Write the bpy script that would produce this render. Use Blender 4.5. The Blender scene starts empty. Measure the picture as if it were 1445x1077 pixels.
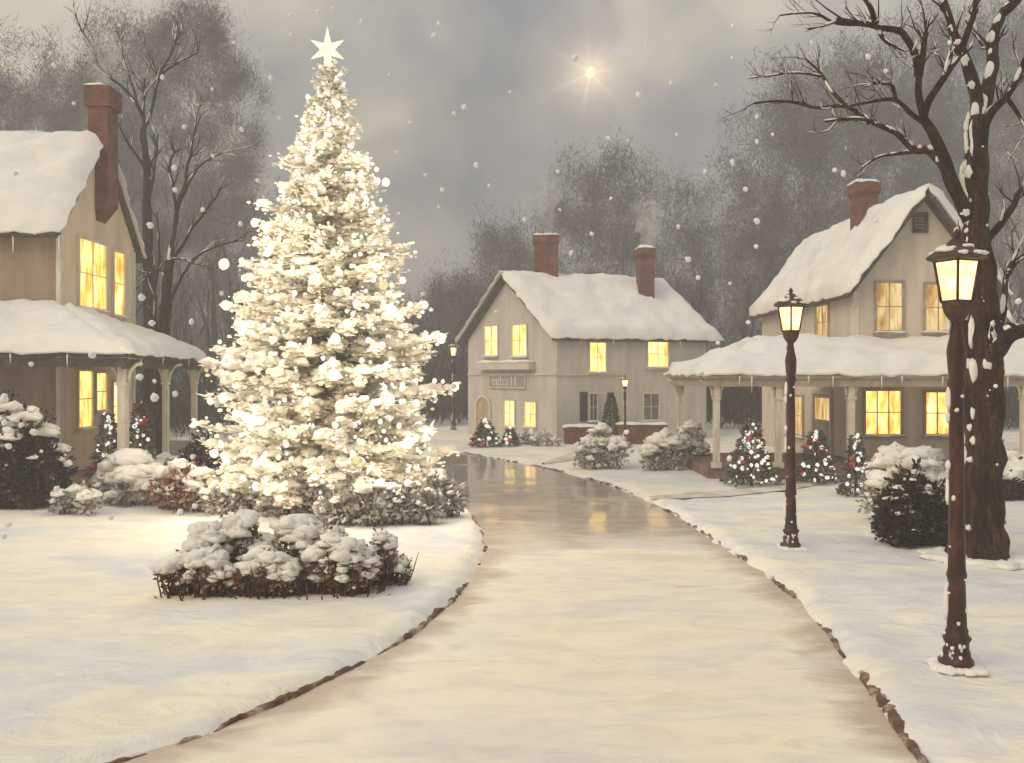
import bpy, math, random
import numpy as np
from mathutils import Vector, Matrix, noise

# ------------------------------------------------------------------ basics
scene = bpy.context.scene
COL = scene.collection
F, CH, HY, CX = 1300.0, 2.67, 528.0, 722.5      # focal length (px of the picture), eye height, horizon row, centre column
R = math.radians
rnd = random.Random(7)

def W(px, py, Y):                                # a picture point at distance Y -> metres
    return Vector(((px - CX) * Y / F, Y, CH + (HY - py) * Y / F))
def gy(py, z=0.1):                               # distance of a ground point seen at row py
    return (CH - z) * F / (py - HY)

# ------------------------------------------------------------------ materials
def mat_new(name):
    m = bpy.data.materials.new(name); m.use_nodes = True
    nt = m.node_tree; nt.nodes.clear()
    out = nt.nodes.new('ShaderNodeOutputMaterial')
    return m, nt, out
def nd(nt, typ, **kw):
    n = nt.nodes.new(typ)
    for k, v in kw.items():
        if k.startswith('i_'):
            n.inputs[k[2:].replace('_', ' ')].default_value = v
        else:
            setattr(n, k, v)
    return n
def rgba(c): return (c[0], c[1], c[2], 1.0)
def coords(nt, scale=(1, 1, 1), kind='Object'):
    tc = nd(nt, 'ShaderNodeTexCoord'); mp = nd(nt, 'ShaderNodeMapping')
    mp.inputs['Scale'].default_value = scale
    nt.links.new(tc.outputs[kind], mp.inputs['Vector'])
    return mp.outputs['Vector']
def noise_tex(nt, vec, scale, detail=4, rough=.55, dist=0.0):
    n = nd(nt, 'ShaderNodeTexNoise'); n.inputs['Scale'].default_value = scale
    n.inputs['Detail'].default_value = detail; n.inputs['Roughness'].default_value = rough
    n.inputs['Distortion'].default_value = dist
    nt.links.new(vec, n.inputs['Vector']); return n.outputs['Fac']
def ramp(nt, fac, stops, interp='LINEAR'):
    r = nd(nt, 'ShaderNodeValToRGB'); r.color_ramp.interpolation = interp
    el = r.color_ramp.elements
    while len(el) < len(stops): el.new(0.5)
    for e, (p, c) in zip(el, stops):
        e.position = p; e.color = rgba(c) if not isinstance(c, (int, float)) else (c, c, c, 1)
    nt.links.new(fac, r.inputs['Fac']); return r.outputs['Color']
def mixc(nt, fac, a, b, mode='MIX'):
    m = nd(nt, 'ShaderNodeMix', data_type='RGBA', blend_type=mode)
    for sock, v in ((m.inputs['Factor'], fac), (m.inputs['A'], a), (m.inputs['B'], b)):
        pass
    def put(idx, v):
        s = m.inputs[idx]
        if hasattr(v, 'is_linked') or hasattr(v, 'links'): nt.links.new(v, s)
        elif isinstance(v, (int, float)): s.default_value = v
        else: s.default_value = rgba(v)
    put(0, fac); put(6, a); put(7, b)
    return m.outputs[2]
def mathn(nt, op, a, b=None, clamp=False):
    m = nd(nt, 'ShaderNodeMath', operation=op, use_clamp=clamp)
    for i, v in enumerate((a, b)):
        if v is None: continue
        if isinstance(v, (int, float)): m.inputs[i].default_value = v
        else: nt.links.new(v, m.inputs[i])
    return m.outputs[0]
def bump(nt, h, strength, dist):
    b = nd(nt, 'ShaderNodeBump'); b.inputs['Strength'].default_value = strength; b.inputs['Distance'].default_value = dist
    nt.links.new(h, b.inputs['Height']); return b.outputs['Normal']
def principled(nt, out, color, rough=.7, normal=None, spec=.3):
    p = nd(nt, 'ShaderNodeBsdfPrincipled')
    for k, v in (('Base Color', color), ('Roughness', rough), ('Specular IOR Level', spec)):
        if isinstance(v, (int, float)): p.inputs[k].default_value = v
        elif isinstance(v, tuple): p.inputs[k].default_value = rgba(v)
        else: nt.links.new(v, p.inputs[k])
    if normal is not None: nt.links.new(normal, p.inputs['Normal'])
    nt.links.new(p.outputs[0], out.inputs['Surface']); return p

def m_mottled(name, c1, c2, scale=3.0, rough=.8, bstr=.4, bdist=.03, bscale=None, stretch=(1, 1, 1), spec=.25, mid=None):
    m, nt, out = mat_new(name)
    v = coords(nt, stretch)
    n = noise_tex(nt, v, scale, 5, .6, .6)
    stops = [(.34, c1), (.66, c2)] if mid is None else [(.32, c1), (.5, mid), (.68, c2)]
    c = ramp(nt, n, stops)
    b = noise_tex(nt, v, bscale or scale * 4, 4, .65, .3)
    principled(nt, out, c, rough, bump(nt, b, bstr, bdist), spec)
    return m
def m_emit(name, stops, strength, scale=(6, 6, 2), nscale=1.5):
    m, nt, out = mat_new(name)
    n = noise_tex(nt, coords(nt, scale), nscale, 3, .5, .4)
    c = ramp(nt, n, stops)
    e = nd(nt, 'ShaderNodeEmission'); e.inputs['Strength'].default_value = strength
    nt.links.new(c, e.inputs['Color']); nt.links.new(e.outputs[0], out.inputs['Surface'])
    return m

M = {}
def snow_material():
    m, nt, out = mat_new('snow')
    v = coords(nt)
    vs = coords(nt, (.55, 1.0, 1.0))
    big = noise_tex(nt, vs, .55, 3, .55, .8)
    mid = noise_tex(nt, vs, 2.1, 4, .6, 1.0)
    c = ramp(nt, big, [(.38, (.66, .66, .70)), (.5, (.83, .785, .71)), (.62, (.90, .82, .61))])  # cream and lavender patches put warm light and cool shade into the colour
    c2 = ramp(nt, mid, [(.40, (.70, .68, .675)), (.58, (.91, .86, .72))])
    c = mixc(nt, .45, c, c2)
    fine = noise_tex(nt, v, 9, 6, .7, .2)
    h = mathn(nt, 'ADD', mathn(nt, 'MULTIPLY', mid, 1.2), mathn(nt, 'MULTIPLY', fine, .3))
    principled(nt, out, c, .62, bump(nt, h, .6, .09), .25)
    return m
M['snow'] = snow_material()
M['roof_snow'] = m_mottled('roof_snow', (.74, .735, .74), (.87, .83, .74), 1.4, .65, .5, .06, 5, mid=(.82, .79, .73))
M['tree_snow'] = m_mottled('tree_snow', (.86, .79, .65), (.95, .91, .79), 1.6, .6, .5, .04, 7, mid=(.92, .86, .73))
M['shrub_snow'] = m_mottled('shrub_snow', (.82, .78, .71), (.94, .90, .81), 3.0, .65, .6, .05, 8, mid=(.80, .76, .69))
M['brown_roof'] = m_mottled('brown_roof', (.06, .045, .035), (.13, .10, .08), 5)
M['kerb'] = m_mottled('kerb', (.07, .035, .022), (.66, .60, .52), 3.4, .8, .9, .03, 18, mid=(.20, .115, .075))
def m_siding(name, c1, c2, scale, axis_step=.16):
    m, nt, out = mat_new(name); v = coords(nt, (1.2, 1.2, .45)); n = noise_tex(nt, v, scale, 5, .6, .6)
    st = noise_tex(nt, coords(nt, (3, 3, .25)), 1.2, 4, .6, .5)
    c = mixc(nt, .35, ramp(nt, n, [(.34, c1), (.66, c2)]), ramp(nt, st, [(.36, c1), (.62, c2)]))
    sp = nd(nt, 'ShaderNodeSeparateXYZ'); nt.links.new(coords(nt), sp.inputs[0])
    saw = mathn(nt, 'FRACT', mathn(nt, 'DIVIDE', sp.outputs[2], axis_step))
    h = mathn(nt, 'ADD', mathn(nt, 'MULTIPLY', saw, -1.0), mathn(nt, 'MULTIPLY', n, .5))
    principled(nt, out, c, .8, bump(nt, h, .45, .02), .2); return m
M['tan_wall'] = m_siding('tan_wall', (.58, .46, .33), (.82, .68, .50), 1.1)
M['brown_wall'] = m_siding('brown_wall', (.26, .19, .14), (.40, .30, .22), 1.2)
M['grey_wall'] = m_siding('grey_wall', (.47, .43, .38), (.66, .61, .53), .9)
M['taupe_wall'] = m_siding('taupe_wall', (.52, .45, .37), (.72, .62, .50), .9)
M['cream_trim'] = m_mottled('cream_trim', (.56, .48, .38), (.76, .69, .57), 3.5, .7, .5, .02, 12, (2, 2, .5))
M['grey_trim'] = m_mottled('grey_trim', (.52, .49, .44), (.68, .64, .57), 3, .7, .4, .02)
M['porch_floor'] = m_mottled('porch_floor', (.16, .09, .06), (.30, .21, .15), 3, .8, .4, .02)
M['iron'] = m_mottled('rusted_iron', (.022, .007, .004), (.11, .036, .018), 7, .45, .7, .012, 22, (1, 1, .45), .4, mid=(.042, .013, .007))
M['dark_iron'] = m_mottled('dark_iron', (.03, .012, .008), (.10, .04, .022), 9, .5, .6, .01, 25, (1, 1, 1), .4)
M['dark_shutter'] = m_mottled('dark_shutter', (.06, .03, .028), (.12, .07, .06), 4)
M['dark_glass'] = m_mottled('dark_glass', (.10, .10, .10), (.24, .23, .22), 3, .15, .05, .01, spec=.5)
M['star'] = m_emit('star_glow', [(.35, (1, .88, .52)), (.6, (1, .95, .74))], 1.15, (3, 3, 3), 2)
M['bulb'] = m_emit('bulb_glow', [(.35, (1, .92, .70)), (.6, (1, .96, .82))], 1.2, (1, 1, 1), 3)
M['gold_bulb'] = m_emit('gold_bulb_glow', [(.35, (1, .74, .32)), (.6, (1, .84, .46))], .95, (1, 1, 1), 3)
M['white_bulb'] = m_emit('white_bulb_glow', [(.35, (1, .92, .76)), (.6, (1, .96, .86))], 1.0, (1, 1, 1), 3)
M['lamp_glass'] = m_emit('lamp_glass', [(.34, (1, .55, .16)), (.5, (1, .76, .36)), (.64, (1, .88, .58))], 1.75, (3, 3, 3), 2.0)
M['window_glow'] = m_emit('window_glow', [(.33, (.62, .25, .03)), (.44, (.88, .44, .08)), (.53, (1, .62, .17)), (.64, (1, .76, .32))], 1.8, (4.5, 4.5, 1.3), 1.2)
M['far_window_glow'] = m_emit('far_window_glow', [(.33, (.70, .33, .06)), (.44, (.92, .50, .12)), (.53, (1, .64, .20)), (.64, (1, .74, .32))], 2.1, (4.5, 4.5, 1.3), 1.2)
M['window_dim'] = m_emit('window_dim', [(.33, (.42, .22, .06)), (.5, (.74, .47, .16)), (.64, (.92, .70, .33))], 1.0, (4.5, 4.5, 1.3), 1.2)
M['flake'] = m_mottled('flake', (.90, .90, .90), (.95, .95, .93), 30, .6)
M['red'] = m_mottled('red_ornament', (.42, .045, .02), (.62, .11, .05), 8, .45)
M['smoke_base'] = None

def brick_material():
    m, nt, out = mat_new('brick')
    v = coords(nt)
    # bricks run round the stack: u = x+y, v = z
    sp = nd(nt, 'ShaderNodeSeparateXYZ'); nt.links.new(v, sp.inputs[0])
    u = mathn(nt, 'ADD', sp.outputs[0], sp.outputs[1])
    cb = nd(nt, 'ShaderNodeCombineXYZ'); nt.links.new(u, cb.inputs[0]); nt.links.new(sp.outputs[2], cb.inputs[1])
    br = nd(nt, 'ShaderNodeTexBrick')
    for k, val in (('Color1', (.13, .05, .034, 1)), ('Color2', (.21, .085, .052, 1)), ('Mortar', (.20, .13, .10, 1)),
                   ('Scale', 1.0), ('Mortar Size', .008), ('Brick Width', .23), ('Row Height', .085), ('Bias', -.2)):
        br.inputs[k].default_value = val
    nt.links.new(cb.outputs[0], br.inputs['Vector'])
    n = noise_tex(nt, v, 2.4, 5, .65, .5)
    c = mixc(nt, .55, br.outputs['Color'], ramp(nt, n, [(.36, (.085, .034, .025)), (.64, (.27, .125, .08))]))
    h = mathn(nt, 'ADD', br.outputs['Fac'], mathn(nt, 'MULTIPLY', n, -1.0))
    principled(nt, out, c, .85, bump(nt, h, -.4, .02), .2)
    return m
M['brick'] = brick_material()

def bark_material(name, c1, c2, c3):
    m, nt, out = mat_new(name)
    v = coords(nt, (1, 1, .16))
    n = noise_tex(nt, v, 9, 5, .65, .7)
    big = noise_tex(nt, coords(nt), 1.3, 3, .5, .5)
    c = ramp(nt, n, [(.33, c1), (.52, c2), (.72, c3)])
    c = mixc(nt, ramp(nt, big, [(.4, 0.0), (.68, .55)]), c, c3)
    fn = noise_tex(nt, coords(nt, (1, 1, .22)), 26, 5, .7, .5)
    c = mixc(nt, ramp(nt, fn, [(.42, .75), (.56, 0.0)]), c, c1)
    principled(nt, out, c, .85, bump(nt, mathn(nt, 'ADD', n, mathn(nt, 'MULTIPLY', fn, .8)), 1.0, .07), .2)
    return m
M['bark'] = bark_material('bark', (.014, .006, .004), (.046, .018, .010), (.18, .08, .04))
M['grey_bark'] = bark_material('grey_bark', (.022, .018, .018), (.05, .042, .04), (.11, .095, .09))
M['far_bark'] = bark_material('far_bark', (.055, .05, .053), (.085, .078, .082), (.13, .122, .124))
M['stem'] = bark_material('stem', (.06, .027, .016), (.14, .064, .036), (.26, .14, .085))

def leaf_material(name, c1, c2, c3, scale=2.5):
    m, nt, out = mat_new(name)
    g = nd(nt, 'ShaderNodeNewGeometry')
    n = noise_tex(nt, coords(nt), scale, 4, .6, .3)
    f = mathn(nt, 'ADD', mathn(nt, 'MULTIPLY', n, .75), mathn(nt, 'MULTIPLY', g.outputs['Random Per Island'], .32))
    c = ramp(nt, f, [(.28, c1), (.5, c2), (.78, c3)])
    principled(nt, out, c, .75, None, .2)
    return m
M['dark_leaf'] = leaf_material('dark_leaf', (.012, .007, .005), (.030, .018, .012), (.085, .06, .045))
M['brown_leaf'] = leaf_material('brown_leaf', (.09, .036, .02), (.25, .12, .07), (.62, .48, .37))
M['grey_leaf'] = leaf_material('grey_leaf', (.24, .21, .19), (.42, .38, .34), (.70, .65, .57))
M['frost_needle'] = leaf_material('frost_needle', (.60, .53, .42), (.84, .78, .65), (.95, .92, .82), 3.5)
M['green_needle'] = leaf_material('green_needle', (.04, .042, .027), (.10, .095, .065), (.26, .24, .19), 4)
M['far_twig'] = leaf_material('far_twig', (.085, .080, .084), (.12, .114, .12), (.165, .158, .164), .6)  # paler than bare twigs: some of the haze is put into this colour

def road_material():
    m, nt, out = mat_new('road_surface')
    v = coords(nt)
    vs = coords(nt, (.55, 1.15, 1))
    at = nd(nt, 'ShaderNodeAttribute', attribute_name='edge')     # metres from the kerb: the slush lies there
    wt = nd(nt, 'ShaderNodeAttribute', attribute_name='wet')      # how far the snow has melted to wet ice
    n1 = noise_tex(nt, vs, .75, 4, .6, .8)
    n2 = noise_tex(nt, vs, 2.6, 5, .65, .6)
    snow = mixc(nt, .45, ramp(nt, n1, [(.36, (.72, .67, .63)), (.5, (.86, .785, .65)), (.64, (.90, .81, .58))]),
                ramp(nt, n2, [(.36, (.68, .61, .54)), (.56, (.90, .83, .68))]))
    slushn = noise_tex(nt, coords(nt, (.5, .9, 1)), 1.4, 5, .65, 1.0)
    sl = mathn(nt, 'SUBTRACT', mathn(nt, 'ADD', mathn(nt, 'MULTIPLY', slushn, 1.5), -.26), mathn(nt, 'MULTIPLY', at.outputs['Fac'], 1.1))
    sl = ramp(nt, sl, [(.05, 0.0), (.45, 1.0)])
    col = mixc(nt, mathn(nt, 'MULTIPLY', sl, .8), snow, (.47, .36, .27))
    streak = noise_tex(nt, coords(nt, (.16, 2.2, 1)), 1.7, 4, .6, .4)
    st = ramp(nt, streak, [(.672, 0.0), (.70, .6)])
    col = mixc(nt, st, col, (.36, .27, .19))
    wetn = noise_tex(nt, coords(nt, (.35, .8, 1)), 1.1, 4, .6, .6)
    wf = ramp(nt, mathn(nt, 'ADD', wt.outputs['Fac'], mathn(nt, 'MULTIPLY', mathn(nt, 'SUBTRACT', wetn, .5), 1.1)), [(.22, 0.0), (.95, 1.0)])
    col = mixc(nt, wf, col, ramp(nt, n2, [(.35, (.29, .24, .20)), (.65, (.46, .39, .315))]))
    rough = mathn(nt, 'SUBTRACT', .55, mathn(nt, 'MULTIPLY', wf, .43))
    fine = noise_tex(nt, vs, 8, 5, .7, .3)
    h = mathn(nt, 'ADD', n2, mathn(nt, 'MULTIPLY', fine, .3))
    bs = nd(nt, 'ShaderNodeBump'); bs.inputs['Distance'].default_value = .05
    nt.links.new(mathn(nt, 'SUBTRACT', .5, mathn(nt, 'MULTIPLY', wf, .492)), bs.inputs['Strength'])
    nt.links.new(h, bs.inputs['Height'])
    p = principled(nt, out, col, rough, bs.outputs['Normal'], .5); nt.links.new(mathn(nt, 'ADD', .3, mathn(nt, 'MULTIPLY', wf, .7)), p.inputs['Specular IOR Level'])
    return m
M['road'] = road_material()

# ------------------------------------------------------------------ mesh builder
def ico(sub):
    import bmesh
    bm = bmesh.new(); bmesh.ops.create_icosphere(bm, subdivisions=sub, radius=1.0)
    vs = [v.co.copy() for v in bm.verts]; fs = [[v.index for v in f.verts] for f in bm.faces]
    bm.free(); return vs, fs
ICO = {1: ico(1), 2: ico(2), 3: ico(3)}

ORG = {}
class MB:
    def __init__(s): s.v = []; s.f = []; s.sm = []
    def face(s, pts, smooth=False):
        b = len(s.v); s.v.extend(Vector(p) for p in pts); s.f.append(list(range(b, b + len(pts)))); s.sm.append(smooth)
    def grid(s, P, smooth=True):
        nu, nv = len(P), len(P[0]); b = len(s.v)
        for row in P: s.v.extend(row)
        for i in range(nu - 1):
            for j in range(nv - 1):
                a = b + i * nv + j
                s.f.append([a, a + nv, a + nv + 1, a + 1]); s.sm.append(smooth)
    def hexa(s, c):                               # 8 corners: 4 bottom, 4 top
        b = len(s.v); s.v.extend(Vector(p) for p in c)
        for q in ((0, 3, 2, 1), (4, 5, 6, 7), (0, 1, 5, 4), (1, 2, 6, 5), (2, 3, 7, 6), (3, 0, 4, 7)):
            s.f.append([b + k for k in q]); s.sm.append(False)
    def box(s, x0, x1, y0, y1, z0, z1):
        s.hexa([(x0, y0, z0), (x1, y0, z0), (x1, y1, z0), (x0, y1, z0), (x0, y0, z1), (x1, y0, z1), (x1, y1, z1), (x0, y1, z1)])
    def wbox(s, w, u0, u1, z0, z1, o0, o1):       # a box in the frame of a wall
        s.hexa([w.pt(u0, z0, o0), w.pt(u1, z0, o0), w.pt(u1, z0, o1), w.pt(u0, z0, o1),
                w.pt(u0, z1, o0), w.pt(u1, z1, o0), w.pt(u1, z1, o1), w.pt(u0, z1, o1)])
    def slab(s, q, t):                            # a plate of thickness t standing on the quad q
        q = [Vector(p) for p in q]; n = (q[1] - q[0]).cross(q[3] - q[0]).normalized()
        if n.z < 0: n = -n
        s.hexa([p for p in q] + [p + n * t for p in q])
    def snow(s, q, t, nu=18, nv=10, seed=0.0, ext=.07, lump=.5, sag=.0):   # a snow cover lying on the quad q
        q = [Vector(p) for p in q]; n = (q[1] - q[0]).cross(q[3] - q[0]).normalized()
        if n.z < 0: n = -n
        du = max((q[1] - q[0]).length, (q[2] - q[3]).length); dv = (q[3] - q[0]).length
        top, bot = [], []
        for i in range(nu + 1):
            r1, r2 = [], []
            for j in range(nv + 1):
                u = i / nu; v = j / nv
                e = min(u * du, (1 - u) * du, v * dv, (1 - v) * dv) / (t * 1.3)
                e = 1 - (1 - min(1, e)) ** 2.2
                uu = -ext / du + u * (1 + 2 * ext / du); vv = -ext / dv + v * (1 + 2 * ext / dv)
                p = (q[0] * (1 - uu) + q[1] * uu) * (1 - vv) + (q[3] * (1 - uu) + q[2] * uu) * vv
                k = noise.noise(p * 1.3 + Vector((seed, 0, 0))) * lump + noise.noise(p * 3.7 + Vector((0, seed, 0))) * lump * .5
                h = t * (.16 + .84 * e) * (1 + k)
                jit = Vector((noise.noise(p * 4 + Vector((9, seed, 0))), noise.noise(p * 4 + Vector((0, 7, seed))), noise.noise(p * 3 + Vector((seed, 3, 8))))) * t * .38 * (1 - e)
                r1.append(p + n * (h + .006) + jit - Vector((0, 0, sag * (1 - e)))); r2.append(p + n * .006 + jit - Vector((0, 0, sag * (1 - e))))
            top.append(r1); bot.append(r2)
        s.grid(top); s.grid(bot)
        s.grid([top[0], bot[0]]); s.grid([top[-1], bot[-1]])
        s.grid([[r[0] for r in top], [r[0] for r in bot]]); s.grid([[r[-1] for r in top], [r[-1] for r in bot]])
    def tube(s, pts, rad, sides=7, cap=True, smooth=True, wob=0.0):
        pts = [Vector(p) for p in pts]; b = len(s.v); n = len(pts); side = None
        for i in range(n):
            d = (pts[min(i + 1, n - 1)] - pts[max(i - 1, 0)]).normalized()
            if side is None: side = (d.cross(Vector((0, 1, 0))) if abs(d.y) < .9 else d.cross(Vector((1, 0, 0)))).normalized()
            else:
                side = side - d * side.dot(d)
                side = side.normalized() if side.length > 1e-6 else d.orthogonal().normalized()
            o = d.cross(side)
            for k in range(sides):
                a = 2 * math.pi * k / sides
                r = rad[i]
                if wob: r *= 1 + wob * noise.noise(pts[i] * 3 + Vector((math.cos(a) * 1.2, math.sin(a) * 1.2, 0)))
                s.v.append(pts[i] + side * (math.cos(a) * r) + o * (math.sin(a) * r))
        for i in range(n - 1):
            for k in range(sides):
                a = b + i * sides + k; c = b + i * sides + (k + 1) % sides
                s.f.append([a, c, c + sides, a + sides]); s.sm.append(smooth)
        if cap:
            s.f.append([b + k for k in reversed(range(sides))]); s.sm.append(False)
            s.f.append([b + (n - 1) * sides + k for k in range(sides)]); s.sm.append(False)
    def lathe(s, prof, sides=14, rot=0.0, c=(0, 0, 0), smooth=True):   # prof: (z, r)
        b = len(s.v); c = Vector(c)
        for z, r in prof:
            for k in range(sides):
                a = 2 * math.pi * k / sides + rot
                s.v.append(c + Vector((math.cos(a) * r, math.sin(a) * r, z)))
        n = len(prof)
        for i in range(n - 1):
            for k in range(sides):
                a = b + i * sides + k; d = b + i * sides + (k + 1) % sides
                s.f.append([a, d, d + sides, a + sides]); s.sm.append(smooth)
        s.f.append([b + k for k in reversed(range(sides))]); s.sm.append(False)
        s.f.append([b + (n - 1) * sides + k for k in range(sides)]); s.sm.append(False)
    def blob(s, c, r, sub=2, rough=.35, freq=1.6, seed=0.0, flat=0.0, rot=None):
        vs, fs = ICO[sub]; b = len(s.v); c = Vector(c)
        if isinstance(r, (int, float)): r = (r, r, r)
        off = Vector((seed * 3.1 + 11, seed * 1.7, seed * 2.3))
        for p in vs:
            k = 1 + rough * (noise.noise(p * freq + off) + .5 * noise.noise(p * freq * 2.3 + off))
            q = Vector((p.x * r[0] * k, p.y * r[1] * k, p.z * r[2] * k))
            if flat and q.z < 0: q.z *= flat
            if rot is not None: q = rot @ q
            s.v.append(c + q)
        for f in fs: s.f.append([b + i for i in f]); s.sm.append(True)
    def leaf(s, c, d, side, L, wd):               # a thin pointed blade
        s.face([c, c + d * (L * .5) + side * wd, c + d * L, c + d * (L * .5) - side * wd])
    def build(s, name, mat, parent=None, loc=None):
        o0 = Vector(loc) if loc is not None else (ORG[parent.name] if parent is not None else Vector((0, 0, 0)))
        me = bpy.data.meshes.new(name)
        me.from_pydata([tuple(p - o0) for p in s.v], [], s.f)
        me.polygons.foreach_set('use_smooth', s.sm)
        me.materials.append(mat); me.update()
        ob = bpy.data.objects.new(name, me); COL.objects.link(ob)
        if parent is not None: ob.parent = parent
        else: ob.location = o0
        ORG[ob.name] = o0
        return ob
def tag(o, label=None, cat=None, group=None, kind=None):
    if label: o['label'] = label
    if cat: o['category'] = cat
    if group: o['group'] = group
    if kind: o['kind'] = kind
    return o
def thing(name, loc, label, cat, group=None):
    o = bpy.data.objects.new(name, None); COL.objects.link(o); o.location = loc; o.empty_display_size = .2
    ORG[o.name] = Vector(loc); return tag(o, label, cat, group)
def copy_tree(o, parent=None):
    c = o.copy(); COL.objects.link(c)
    if parent is not None: c.parent = parent; c.matrix_parent_inverse.identity()
    for ch in list(o.children): copy_tree(ch, c)
    return c
def rv(a=1.0): return Vector((rnd.uniform(-a, a), rnd.uniform(-a, a), rnd.uniform(-a, a)))
def rdir():
    while True:
        v = rv()
        if .05 < v.length < 1: return v.normalized()

# ------------------------------------------------------------------ ground and road
LEFT = [(-14, -6), (-9.5, 1.5), (-5.6, 4.2), (-2.69, 6.32), (-1.94, 7.35), (-1.28, 8.63), (-.80, 10.2), (-.60, 11.3), (-.42, 13), (-.40, 14.4), (-.60, 16.5), (-1.2, 19.6), (-2.6, 23.6), (-5.2, 26.6), (-9, 28.6), (-18, 30), (-70, 31.5)]
RIGHT = [(2.2, -6), (2.5, 3), (2.81, 6.32), (3.01, 7.94), (3.26, 10), (3.34, 11.5), (3.30, 13.3), (3.19, 14.96), (2.96, 18.4), (2.34, 22), (1.35, 25), (.2, 27.6), (-2.6, 32.6), (-6.3, 35.4), (-12, 37), (-20, 38), (-70, 40)]
def smooth_poly(P, n=4):
    out = []
    for i in range(len(P) - 1):
        p0 = Vector(P[max(i - 1, 0)]); p1 = Vector(P[i]); p2 = Vector(P[i + 1]); p3 = Vector(P[min(i + 2, len(P) - 1)])
        for k in range(n):
            t = k / n
            q = .5 * ((2 * p1) + (p2 - p0) * t + (2 * p0 - 5 * p1 + 4 * p2 - p3) * t * t + (3 * p1 - p0 - 3 * p2 + p3) * t ** 3)
            out.append(q)
    out.append(Vector(P[-1])); return out
LP, RP = smooth_poly(LEFT), smooth_poly(RIGHT)
POLY = np.array([(p.x, p.y) for p in LP] + [(p.x, p.y) for p in reversed(RP)])
def sdist(X, Y):                                  # signed distance to the road outline, + outside
    px, py = X.ravel(), Y.ravel()
    best = np.full(px.shape, 1e9); inside = np.zeros(px.shape, bool)
    n = len(POLY)
    for i in range(n):
        ax, ay = POLY[i]; bx, by = POLY[(i + 1) % n]
        dx, dy = bx - ax, by - ay; L2 = dx * dx + dy * dy + 1e-12
        t = np.clip(((px - ax) * dx + (py - ay) * dy) / L2, 0, 1)
        best = np.minimum(best, np.hypot(px - ax - t * dx, py - ay - t * dy))
        if ay != by:
            c = ((ay > py) != (by > py)) & (px < (bx - ax) * (py - ay) / (by - ay + 1e-15) + ax)
            inside ^= c
    return np.where(inside, -best, best).reshape(X.shape)
def und(x, y):
    return .05 * noise.noise(Vector((x * .35, y * .35, 1.7))) + .028 * noise.noise(Vector((x * 1.1, y * 1.1, 4.2))) + .018 * noise.noise(Vector((x * 2.7, y * 2.7, 2)))
def axis(lo, a, b, hi, step, far):
    c = list(np.arange(a, b + 1e-6, step))
    l, k = [], a
    s = step
    while k > lo: s *= far; k -= s; l.append(max(k, lo))
    r, k = [], b; s = step
    while k < hi: s *= far; k += s; r.append(min(k, hi))
    return np.array(list(reversed(l)) + c + r)
GX = axis(-170, -9, 9, 170, .13, 1.09); GYs = axis(-30, 3.5, 36, 170, .14, 1.09)
XX, YY = np.meshgrid(GX, GYs, indexing='ij')
SD = sdist(XX, YY)
def sstep(a, b, x):
    t = np.clip((x - a) / (b - a), 0, 1); return t * t * (3 - 2 * t)
def grid_object(name, XX, YY, ZZ, mat, mask=None):
    nx, ny = XX.shape
    v = np.stack([XX.ravel(), YY.ravel(), ZZ.ravel()], 1)
    idx = np.arange(nx * ny).reshape(nx, ny)
    f = np.stack([idx[:-1, :-1], idx[1:, :-1], idx[1:, 1:], idx[:-1, 1:]], -1).reshape(-1, 4)
    if mask is not None:
        f = f[mask.ravel()[f].all(1)]
        used = np.unique(f); remap = np.full(nx * ny, -1); remap[used] = np.arange(len(used)); v = v[used]; f = remap[f]
    me = bpy.data.meshes.new(name); me.from_pydata(v.tolist(), [], f.tolist())
    me.polygons.foreach_set('use_smooth', [True] * len(me.polygons)); me.materials.append(mat); me.update()
    o = bpy.data.objects.new(name, me); COL.objects.link(o)
    return o, (used if mask is not None else None)
UND = np.array([und(x, y) for x, y in zip(XX.ravel(), YY.ravel())]).reshape(XX.shape)
wob = np.array([.09 * noise.noise(Vector((x * 1.6, y * 1.6, 9))) + .05 * noise.noise(Vector((x * 4.5, y * 4.5, 3))) for x, y in zip(XX.ravel(), YY.ravel())]).reshape(XX.shape)
S2 = SD + wob
bank = .018 * np.exp(-((S2 - .30) / .22) ** 2)
PIT = np.array([max(0.0, noise.noise(Vector((x * 2.3, y * 2.3, 21))) - .38) for x, y in zip(XX.ravel(), YY.ravel())]).reshape(XX.shape) * .16
UND = UND - PIT
GZ = -.09 + sstep(-.12, .16, S2) * (.155 + UND) + bank
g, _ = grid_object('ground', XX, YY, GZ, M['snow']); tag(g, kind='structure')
RZ = .010 * np.array([noise.noise(Vector((x * .8, y * .8, 6))) for x, y in zip(XX.ravel(), YY.ravel())]).reshape(XX.shape)
road, used = grid_object('road', XX, YY, RZ, M['road'], SD < .28)
tag(road, kind='structure')
ea = road.data.attributes.new('edge', 'FLOAT', 'POINT'); ea.data.foreach_set('value', np.maximum(0, -SD.ravel()[used]).astype(np.float32))
wa = road.data.attributes.new('wet', 'FLOAT', 'POINT'); wa.data.foreach_set('value', sstep(11.8, 17.5, YY.ravel()[used]).astype(np.float32))

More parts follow.
